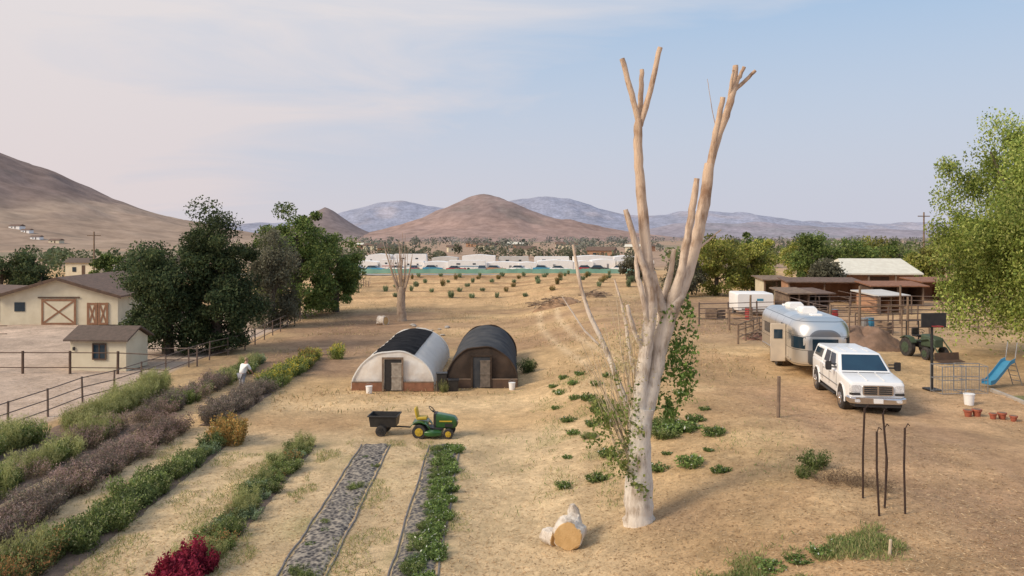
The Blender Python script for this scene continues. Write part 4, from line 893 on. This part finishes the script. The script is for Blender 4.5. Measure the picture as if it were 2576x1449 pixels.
def pile(x,y,rx,ry,h,col,name,label,cat,n=26,sticks=0):
    e=thing(name,x,y,0,label,cat)
    V=[];F=[]
    for j in range(n):
        for i in range(n):
            a=i/(n-1)*2-1;b_=j/(n-1)*2-1;r=math.hypot(a,b_);z=h*max(0,math.cos(min(1,r)*math.pi/2))**1.2*(1+.3*float(vn(a*3+x,b_*3,5)))
            V.append((a*rx,b_*ry,z+.1*h*float(vn(a*9,b_*9,3))*(r<1)-(.0 if r<.97 else .25)+H(x+a*rx,y+b_*ry)-H(x,y)))
    for j in range(n-1):
        for i in range(n-1):
            k=j*n+i;F.append((k,k+1,k+n+1,k+n))
    MB().add(V,F).obj('mound',mat(name+'_earth',col,tuple(c*.6 for c in col),2,.95,bump=.6,bscale=12),e,smooth=True)
    if sticks:
        b=MB()
        for i in range(sticks):
            px_=random.uniform(-rx,rx)*.9;py=random.uniform(-ry,ry)*.9;z=h*max(0,1-math.hypot(px_/rx,py/ry))+.1;a=random.uniform(0,3.14);l=random.uniform(.4,1.2)
            b.tube([(px_-l*math.cos(a),py-l*math.sin(a),z+random.uniform(-.1,.2)),(px_+l*math.cos(a),py+l*math.sin(a),z+random.uniform(-.1,.4))],[.04,.015],4)
        b.obj('branches',WOOD,e)
pile(20.4,46.5,2.4,2.0,1.3,(.29,.185,.13),'dirt_pile','mound of brown dirt behind the trailer','dirt pile')
pile(4.4,79,2.6,1.3,.9,(.4,.25,.15),'brush_pile','heap of cut branches in the field','brush pile',sticks=70)
pile(8.5,83,1.4,1,.6,(.35,.24,.15),'brush_pile','small heap of cut branches','brush pile',sticks=30)
pile(17.9,53,1.6,.9,.5,(.27,.16,.12),'brush_pile','low scrap heap beside the pen fence','brush pile',sticks=20)
pile(15.6,50.5,1.2,.8,.4,(.3,.16,.12),'brush_pile','low scrap heap beside the pen fence','brush pile',sticks=20)
# ---------------------------------------------------------------- compact tractor
e=thing('farm_tractor',21.8,42.6,10,'small green farm tractor with front loader','tractor',s=.92)
MB().loft([rr(.25,.75,1.15,.06,-1.3),rr(.3,.7,1.3,.08,-1.1),rr(.3,.7,1.38,.08,-.2)]).obj('hood',TGREEN,e,smooth=True)
b=MB();b.box((0,.2,.75),(.5,1.6,.35));b.obj('chassis',BLACK,e,bevel=.02)
for s in(-1,1):
    wheel(e,s*.62,.55,.55,.55,.32,TGREEN,s);wheel(e,s*.55,-.95,.36,.36,.22,TGREEN,s)
    MB().loft([[(s*.45,y,z),(s*.8,y,z),(s*.8,y,z-.05),(s*.45,y,z-.05)] for y,z in((-.05,.9),(.2,1.15),(.6,1.22),(1,1.05))]).obj('fender',TGREEN,e)
    MB().tube([(s*.42,0,1.0),(s*.42,-1.0,1.2),(s*.42,-1.9,.4)],.05,6).obj('loader_arm',TGREEN,e)
b=MB();b.box((0,.5,1.2),(.45,.42,.1));b.box((0,.72,1.42),(.45,.08,.4));b.obj('seat',BLACK,e,bevel=.03)
b=MB();b.tube([(-.4,.95,.8),(-.4,.95,2.0),(.4,.95,2.0),(.4,.95,.8)],.04,6);b.obj('roll_bar',BLACK,e)
b=MB();b.tube([(0,0,1.3),(0,.15,1.5)],.02,5);b.tube([(.18*math.cos(k/2),.17+.1*math.sin(k/2),1.5+.08*math.sin(k/2)) for k in range(13)],.015,5,False);b.obj('steering_wheel',BLACK,e)
b=MB();b.loft([[(-.75,-1.9,.55),(-.75,-1.9,.1),(-.75,-2.4,.08),(-.75,-2.38,.12),(-.75,-1.95,.16)],[(.75,-1.9,.55),(.75,-1.9,.1),(.75,-2.4,.08),(.75,-2.38,.12),(.75,-1.95,.16)]]);b.obj('bucket',DARKWOOD,e)
e=thing('basketball_hoop',17.6,33.7,6,'black basketball pole with dark backboard','basketball hoop')
MB().tube([(0,0,0),(0,0,3.0)],.055,10).obj('pole',BLACK,e);MB().box((0,0,.04),(.5,.6,.08)).obj('base',BLACK,e,bevel=.02)
MB().box((0,-.12,2.95),(1.1,.05,.6)).obj('backboard',BLACK,e,bevel=.01)
MB().tube([(.22*math.cos(k*.35),-.4+.22*math.sin(k*.35),2.72) for k in range(19)],.012,5,False).obj('rim',REDL,e)
def cage(x,y,rz,label):
    e=thing('wire_cage',x,y,rz,label,'cage','wire cages by the lawn');b=MB();w,d,h=1.0,.8,1.15
    for a in(-w/2,w/2):
        for c_ in(-d/2,d/2): b.tube([(a,c_,0),(a,c_,h)],.018,5)
    for z in(.05,.6,h):
        b.tube([(-w/2,-d/2,z),(w/2,-d/2,z),(w/2,d/2,z),(-w/2,d/2,z),(-w/2,-d/2,z)],.016,4)
    b.obj('frame',STEEL,e);b=MB()
    for k in range(1,8):
        xx=-w/2+w*k/8
        for c_ in(-d/2,d/2): b.tube([(xx,c_,.05),(xx,c_,h)],.006,3)
    b.obj('wire',STEEL,e)
cage(17.9,33.0,5,'open grey steel wire cage on dirt');cage(19.0,33.3,-8,'open grey steel wire cage on dirt')
e=thing('playground_slide',21.0,34.6,20,'blue plastic slide with metal ladder','slide')
b=MB();P_=[(-.8,.2),(-.55,.24),(-.1,.6),(.35,1.0),(.6,1.08)]
b.loft([[(x,-.22,z+.14),(x,-.2,z),(x,.2,z),(x,.22,z+.14),(x,.24,z+.14),(x,.23,z-.04),(x,-.23,z-.04),(x,-.24,z+.14)] for x,z in P_]);b.obj('chute',BLUE,e,smooth=True)
for s in(-.22,.22): MB().tube([(1.05,s,0),(.6,s,1.1),(.75,s,1.9)],.02,6).obj('ladder_rail',STEEL,e)
for k in range(1,5): MB().tube([(1.05-.45*k/5,-.22,1.1*k/5),(1.05-.45*k/5,.22,1.1*k/5)],.016,5).obj('rung',STEEL,e)
for i in range(9):
    x=16.3+.33*i+random.uniform(-.1,.1);y=28.9-.22*i+random.uniform(-.25,.25)
    e=thing('terracotta_pot',x,y,random.uniform(0,90),'red terracotta pot lying by the lawn edge','pot','terracotta pots by the lawn',s=random.uniform(.6,1))
    MB().tube([(0,0,0),(0,0,.2),(0,0,.2),(0,0,.26)],[.11,.15,.175,.175],14).obj('body',TERRA,e,smooth=False)
    MB().tube([(0,0,.255),(0,0,.262)],[.14,.14],14).obj('soil',SOIL,e)
b=MB();b.box((0,0,.06),(.14,6,.16));o=b.obj('timber_edging',CONC,None,bevel=.02,loc=(19.5,30.2,H(19.5,30.2)),rz=-.1);tag(o,'pale timber edging along the small lawn','edging')
for i,(x,y,hh) in enumerate([(8.5,18.6,1.95),(9.15,18.7,2.0),(8.6,19.7,2.2),(9.1,19.6,2.1),(8.85,19.1,1.9)]):
    e=thing('garden_stake',x,y,0,'tall rusty metal garden stake','stake','rusty stakes of a plant frame')
    MB().tube([(0,0,-.1),(.03*i-.06,0,1.1),(-.05+.05*(i%3),.02,hh)],.027,6).obj('shaft',RUST,e)
    MB().tube([(-.05+.05*(i%3),.02,hh-.03),(.03+.08*(i%3),.1,hh+.08),(.12+.05*(i%3),.14,hh+.02)],.012,5).obj('hook',RUST,e)
e=thing('wooden_post',9.4,28.4,0,'single short weathered wooden post','post');MB().tube([(0,0,-.1),(.03,0,1.45)],[.07,.06],7).obj('shaft',WOOD,e)
e=thing('wooden_post',7.6,16.2,0,'short pale wooden peg in the dirt','post');MB().tube([(0,0,-.1),(.03,0,.35)],[.035,.03],7).obj('shaft',PALETWIG,e)
for x,y,h in [(62,121,10.5),(-65,125,8.5)]:
    e=thing('utility_pole',x,y,10,'wooden utility pole in the distance','utility pole','utility poles');MB().tube([(0,0,0),(0,0,h)],[.16,.11],7).obj('pole',WOOD,e);MB().box((0,0,h-.6),(2,.12,.14)).obj('crossarm',WOOD,e)
# ---------------------------------------------------------------- logs
def log(x,y,rz,r,l,label):
    e=thing('cut_log',x,y,rz,label,'log','cut log rounds');n=24
    P_=[(0,-l/2+l*k/5,r*.95) for k in range(6)];b=MB();b.tube(P_,[r*(1+.08*random.uniform(-1,1)) for _ in P_],n,rough=.16,sd=x);b.obj('bark',BARK,e,smooth=True)
    MB().tube([(0,-l/2-.012,r*.95),(0,-l/2+.01,r*.95)],[r*.9,r*.93],n,rough=.12,sd=x).obj('cut_face',ENDW,e)
log(1.42,20.0,-14,.37,.5,'thick cut log round with orange sawn face')
log(.98,20.35,38,.2,.4,'pale split log resting beside bigger round')
e=thing('log_chunk',1.6,20.5,10,'upright pale log chunk behind the round','log');MB().tube([(0,0,0),(.03,.02,.35),(-.03,.02,.72),(-.06,.02,.85)],[.2,.17,.14,.07],14,rough=.3,sd=5).obj('bark',BARK,e,smooth=True)
log(-11.6,72,60,.4,.8,'grey log lying near the small pollarded tree')
def rock(x,y,s):
    e=thing('rock',x,y,random.uniform(0,360),'pale rock lying on bare dirt','rock','pale rocks by the dead tree')
    b=MB();rings=[]
    for j in range(6):
        a=math.pi*j/5-math.pi/2
        rings.append([(s*max(.05,math.cos(a))*math.cos(k*.785)*(1+.25*float(vn(k,j,x))),s*.8*max(.05,math.cos(a))*math.sin(k*.785)*(1+.2*float(vn(k,j,y))),s*.4*math.sin(a)+s*.2) for k in range(8)])
    b.loft(rings);b.obj('stone',CONC,e,smooth=True)
for i in range(16): rock(-9+random.uniform(0,3.5),random.uniform(63,70),random.uniform(.15,.35))
# ---------------------------------------------------------------- white row beyond the field
def camper(x,y,w,h,lbl,kind):
    e=thing('camper_trailer' if kind<1 else 'white_tent',x,y,random.uniform(-2,2),lbl,'trailer' if kind<1 else 'tent','white vehicles and tents beyond the field')
    wm=WHITE if random.random()<.75 else OFFW
    if kind<1:
        b=MB();P_=[(-w/2,.4),(w/2-.4,.4),(w/2,1.1),(w/2-.2,h),(-w/2+.3,h),(-w/2,h-.4)];b.prism(P_,0,2.4);b.obj('body',wm,e)
        MB().box((-w*.22,-.02,h*.66),(w*.1,.04,.3)).obj('window',GLASS,e);MB().box((w*.2,-.02,h*.66),(w*.08,.04,.3)).obj('window',GLASS,e)
        MB().box((0,-.02,1.0),(w*.8,.03,.14)).obj('stripe',[STEEL,BLUE,REDL,TANW][random.randrange(4)],e)
        for s in(-.4,.4): MB().tube([(s,-.02,.36),(s,.2,.36)],.34,12).obj('wheel',RUBBER,e)
    else:
        b=MB();b.prism([(-w/2,.0),(w/2,.0),(w/2,h*.9),(w*.2,h*.97),(0,h),(-w*.25,h*.96),(-w/2,h*.88)],0,5);b.obj('canopy',wm,e)
        MB().box((w*random.uniform(-.3,.3),-.03,h*.3),(w*.07,.05,h*.6)).obj('doorway',STEEL,e)
x=-36
while x<28:
    w=random.uniform(3.5,9);k=random.randrange(4);h=random.uniform(1.9,2.6)
    camper(x+w/2,random.uniform(176,180),w,h,'white camper trailer behind green screened fence' if k<1 else 'white flat topped tent beyond the dry field',k)
    x+=w+random.uniform(-.3,.5)
x=-36
while x<27:
    w=random.uniform(4,10);k=random.randrange(4);camper(x+w/2,random.uniform(192,200),w,random.uniform(2.5,3.3),'white camper trailer in the rear rank' if k<1 else 'white tent in the rear rank',k);x+=w+random.uniform(-.2,2.2)
for i in range(14):
    e=thing('parked_car',-34+i*4.4+random.uniform(-1.5,1.5),171+random.uniform(-1,1),random.choice([0,90,80]),'distant parked car by the screened fence','car','cars beyond the field')
    m=random.choice([REDL,BLACK,BLUE,TANW,STEEL,WHITE,WHITE]);b=MB();b.loft([rr(.85,.3,.8,.1,-2.1),rr(.9,.3,.95,.1,-1),rr(.9,.3,1,.1,1.2),rr(.85,.3,.9,.1,2.1)]);b.obj('body',m,e,smooth=True)
    b=MB();b.loft([[(-.82,-1,.95),(.82,-1,.95),(.82,1.6,.95),(-.82,1.6,.95)],[(-.65,-.3,1.45),(.65,-.3,1.45),(.65,1.1,1.45),(-.65,1.1,1.45)]]);b.obj('cabin',GLASS,e)
e=thing('screen_fence',-35,165,0,'long green windscreen fence along the road','fence')
V=[];F=[]
for i in range(125):
    xx=-35+i*.5;z=H(xx,165)-H(-35,165);V+=[(i*.5,.05*math.sin(i*.9),z+.05),(i*.5,.05*math.sin(i*.9),z+.95+.07*math.sin(i*.7)+.05*math.sin(i*2.3))]
    if i: F.append((2*i-2,2*i,2*i+1,2*i-1))
MB().add(V,F).obj('screen',GREENF,e);b=MB()
for i in range(0,62,3): b.tube([(i,.06,0),(i,.06,1.4)],.03,5)
b.obj('posts',STEEL,e)
def house(x,y,z,w,h,m,rm):
    e=thing('farmhouse',x,y,random.uniform(-20,20),'small distant house with low gabled roof','house','distant houses',z=z)
    MB().prism([(-w/2,-3),(w/2,-3),(w/2,h),(-w/2,h)],0,w*.6).obj('wall',m,e)
    b=MB();d=w*.6;b.add([(-w/2-.4,-.4,h),(w/2+.4,-.4,h),(w/2+.4,d/2,h+w*.14),(-w/2-.4,d/2,h+w*.14),(w/2+.4,d+.4,h),(-w/2-.4,d+.4,h)],[(0,1,2,3),(3,2,4,5),(0,3,5),(1,2,4)]);b.obj('roof',rm,e)
    MB().box((-w*.2,-.05,h*.5),(w*.12,.06,h*.35)).obj('window',GLASS,e);MB().box((w*.1,-.05,h*.4),(w*.1,.06,h*.8)).obj('door',DARKWOOD,e)
for (x,y,w) in [(-316,510,8),(-303,500,6),(-268,470,7),(-285,480,6)]:
    house(x,y,float(lhf(np.array(float(x)),np.array(float(y)))),w,1.6,WHITE if w%2==0 else CREAM,ROOFB)
for i in range(22):
    y=random.uniform(260,520);x=y*random.uniform(-.28,.45);house(x,y,H(x,y),random.uniform(6,11),2.4,random.choice([CREAM,CREAM,TANW]),random.choice([ROOFG,ROOFB,ROOFW]))
for i in range(6):
    y=random.uniform(150,200);x=-y*random.uniform(.42,.62);house(x,y,H(x,y),random.uniform(6,9),2.6,random.choice([WHITE,CREAM]),ROOFG)
# ---------------------------------------------------------------- PERSON
def skinmesh(name,pts,edges,rads,m,parent,sub=2,root=0):
    me=bpy.data.meshes.new(name);me.from_pydata(pts,edges,[]);me.materials.append(m)
    o=link(bpy.data.objects.new(name,me),parent);md=o.modifiers.new('skin','SKIN');md.use_smooth_shade=True
    for i,r_ in enumerate(rads):
        me.skin_vertices[0].data[i].radius=(r_,r_)
        me.skin_vertices[0].data[i].use_root=(i==root)
    s=o.modifiers.new('sub','SUBSURF');s.levels=sub;s.render_levels=sub;return o
e=thing('person',-13.65,40.6,150,'person in white shirt working among flower rows','person')
pts=[(0,0,.95),(0,-.08,1.15),(0,-.2,1.38),(0,-.27,1.5),(0,-.32,1.58),(0,-.36,1.69),
 (.11,0,.9),(.13,-.05,.5),(.13,.03,.09),(.14,-.12,.05),(-.11,0,.9),(-.13,.02,.5),(-.13,.1,.09),(-.14,-.05,.05),
 (.19,-.22,1.4),(.25,-.36,1.15),(.2,-.55,1.0),(-.19,-.22,1.4),(-.26,-.34,1.15),(-.2,-.52,.98)]
ed=[(0,1),(1,2),(2,3),(3,4),(4,5),(0,6),(6,7),(7,8),(8,9),(0,10),(10,11),(11,12),(12,13),(2,14),(14,15),(15,16),(2,17),(17,18),(18,19)]
rd=[.14,.13,.15,.055,.09,.075,.09,.06,.04,.035,.09,.06,.04,.035,.06,.042,.03,.06,.042,.03]
skinmesh('body',pts,ed,rd,SKIN,e)
sel=[0,1,2,14,15,17,18]
skinmesh('shirt',[pts[k] for k in sel],[(0,1),(1,2),(2,3),(3,4),(2,5),(5,6)],[.19,.18,.19,.095,.07,.095,.07],SHIRT,e)
sel=[0,6,7,8,10,11,12]
skinmesh('trousers',[pts[k] for k in sel],[(0,1),(1,2),(2,3),(0,4),(4,5),(5,6)],[.155,.105,.075,.06,.105,.075,.06],DENIM,e)
skinmesh('hair',[(0,-.24,1.6),(0,-.28,1.72),(0,-.34,1.77)],[(0,1),(1,2)],[.08,.10,.07],HAIR,e)
for s,hx in((1,(.2,-.55,1.0)),(-1,(-.2,-.52,.98))):
    for k in range(5):
        dx=(k-2)*.018;l=.075-.008*abs(k-2);hv=Vector(hx)
        if k==0: q=[hv,hv+Vector((-s*.04,-.02,-.03)),hv+Vector((-s*.05,-.04,-.06))]
        else: q=[hv+Vector((dx,-.02,-.01)),hv+Vector((dx,-.06,-.03)),hv+Vector((dx,-.07,-.03-l))]
        skinmesh('finger',[tuple(v) for v in q],[(0,1),(1,2)],[.010,.009,.008],SKIN,e,1)
# ---------------------------------------------------------------- WORLD + SUN
az,el=244,35
w=bpy.data.worlds.new('World');sc.world=w;w.use_nodes=True;nt=w.node_tree;bg=nt.nodes['Background'];N=nt.nodes.new;Lk=nt.links.new
sky=N('ShaderNodeTexSky');sky.sky_type='NISHITA';sky.sun_disc=False;sky.sun_elevation=R(el);sky.sun_rotation=R(az);sky.dust_density=2.5;sky.air_density=1.2;sky.ozone_density=1.5
tc=N('ShaderNodeTexCoord');sp=N('ShaderNodeSeparateXYZ');Lk(tc.outputs['Generated'],sp.inputs[0])
mp=N('ShaderNodeMapping');mp.inputs['Scale'].default_value=(1.2,1.2,6);mp.inputs['Rotation'].default_value=(0,R(26),0);Lk(tc.outputs['Generated'],mp.inputs[0])
no=N('ShaderNodeTexNoise');no.inputs['Scale'].default_value=1.9;no.inputs['Detail'].default_value=7;no.inputs['Roughness'].default_value=.55;no.inputs['Distortion'].default_value=.7;Lk(mp.outputs[0],no.inputs['Vector'])
cl=N('ShaderNodeMapRange');cl.inputs['From Min'].default_value=.42;cl.inputs['From Max'].default_value=.74;cl.inputs['To Min'].default_value=0;cl.inputs['To Max'].default_value=.6;Lk(no.outputs['Fac'],cl.inputs['Value'])
lf=N('ShaderNodeMapRange');lf.inputs['From Min'].default_value=.25;lf.inputs['From Max'].default_value=-.5;lf.inputs['To Min'].default_value=0;lf.inputs['To Max'].default_value=.88;Lk(sp.outputs['X'],lf.inputs['Value'])
hz=N('ShaderNodeMapRange');hz.inputs['From Min'].default_value=.28;hz.inputs['From Max'].default_value=0;hz.inputs['To Min'].default_value=0;hz.inputs['To Max'].default_value=.9;Lk(sp.outputs['Z'],hz.inputs['Value'])
a1=N('ShaderNodeMath');a1.operation='ADD';Lk(cl.outputs[0],a1.inputs[0]);Lk(lf.outputs[0],a1.inputs[1])
a2=N('ShaderNodeMath');a2.operation='MAXIMUM';a2.use_clamp=True;Lk(a1.outputs[0],a2.inputs[0]);Lk(hz.outputs[0],a2.inputs[1])
lowmix=N('ShaderNodeMixRGB');lowmix.inputs[1].default_value=(7.7,7.3,7.4,1);Lk(hz.outputs[0],lowmix.inputs[0])
hl=N('ShaderNodeMixRGB');hl.inputs[1].default_value=(6.0,5.9,6.7,1);hl.inputs[2].default_value=(7.6,6.5,6.4,1);Lk(lf.outputs[0],hl.inputs[0]);Lk(hl.outputs[0],lowmix.inputs[2])
base=N('ShaderNodeMixRGB');base.inputs[0].default_value=.8;Lk(sky.outputs[0],base.inputs[1]);base.inputs[2].default_value=(4.3,6.0,8.3,1)
mx=N('ShaderNodeMixRGB');Lk(a2.outputs[0],mx.inputs[0]);Lk(base.outputs[0],mx.inputs[1]);Lk(lowmix.outputs[0],mx.inputs[2])
Lk(mx.outputs[0],bg.inputs['Color']);bg.inputs['Strength'].default_value=.1
sd=bpy.data.lights.new('sun','SUN');sd.energy=3.1;sd.angle=R(20);sd.color=(1,.86,.68);so=link(bpy.data.objects.new('sun',sd))
S=Vector((math.sin(R(az))*math.cos(R(el)),math.cos(R(az))*math.cos(R(el)),math.sin(R(el))))
so.rotation_euler=S.to_track_quat('Z','Y').to_euler();so.location=(-30,-20,40)
# ---------------------------------------------------------------- CAMERA
cd=bpy.data.cameras.new('camera');cd.sensor_width=36;cd.lens=28.26;cd.shift_y=-.0522;cd.clip_end=20000
co=link(bpy.data.objects.new('camera',cd));co.location=(0,0,8);co.rotation_euler=(R(90),0,0);sc.camera=co
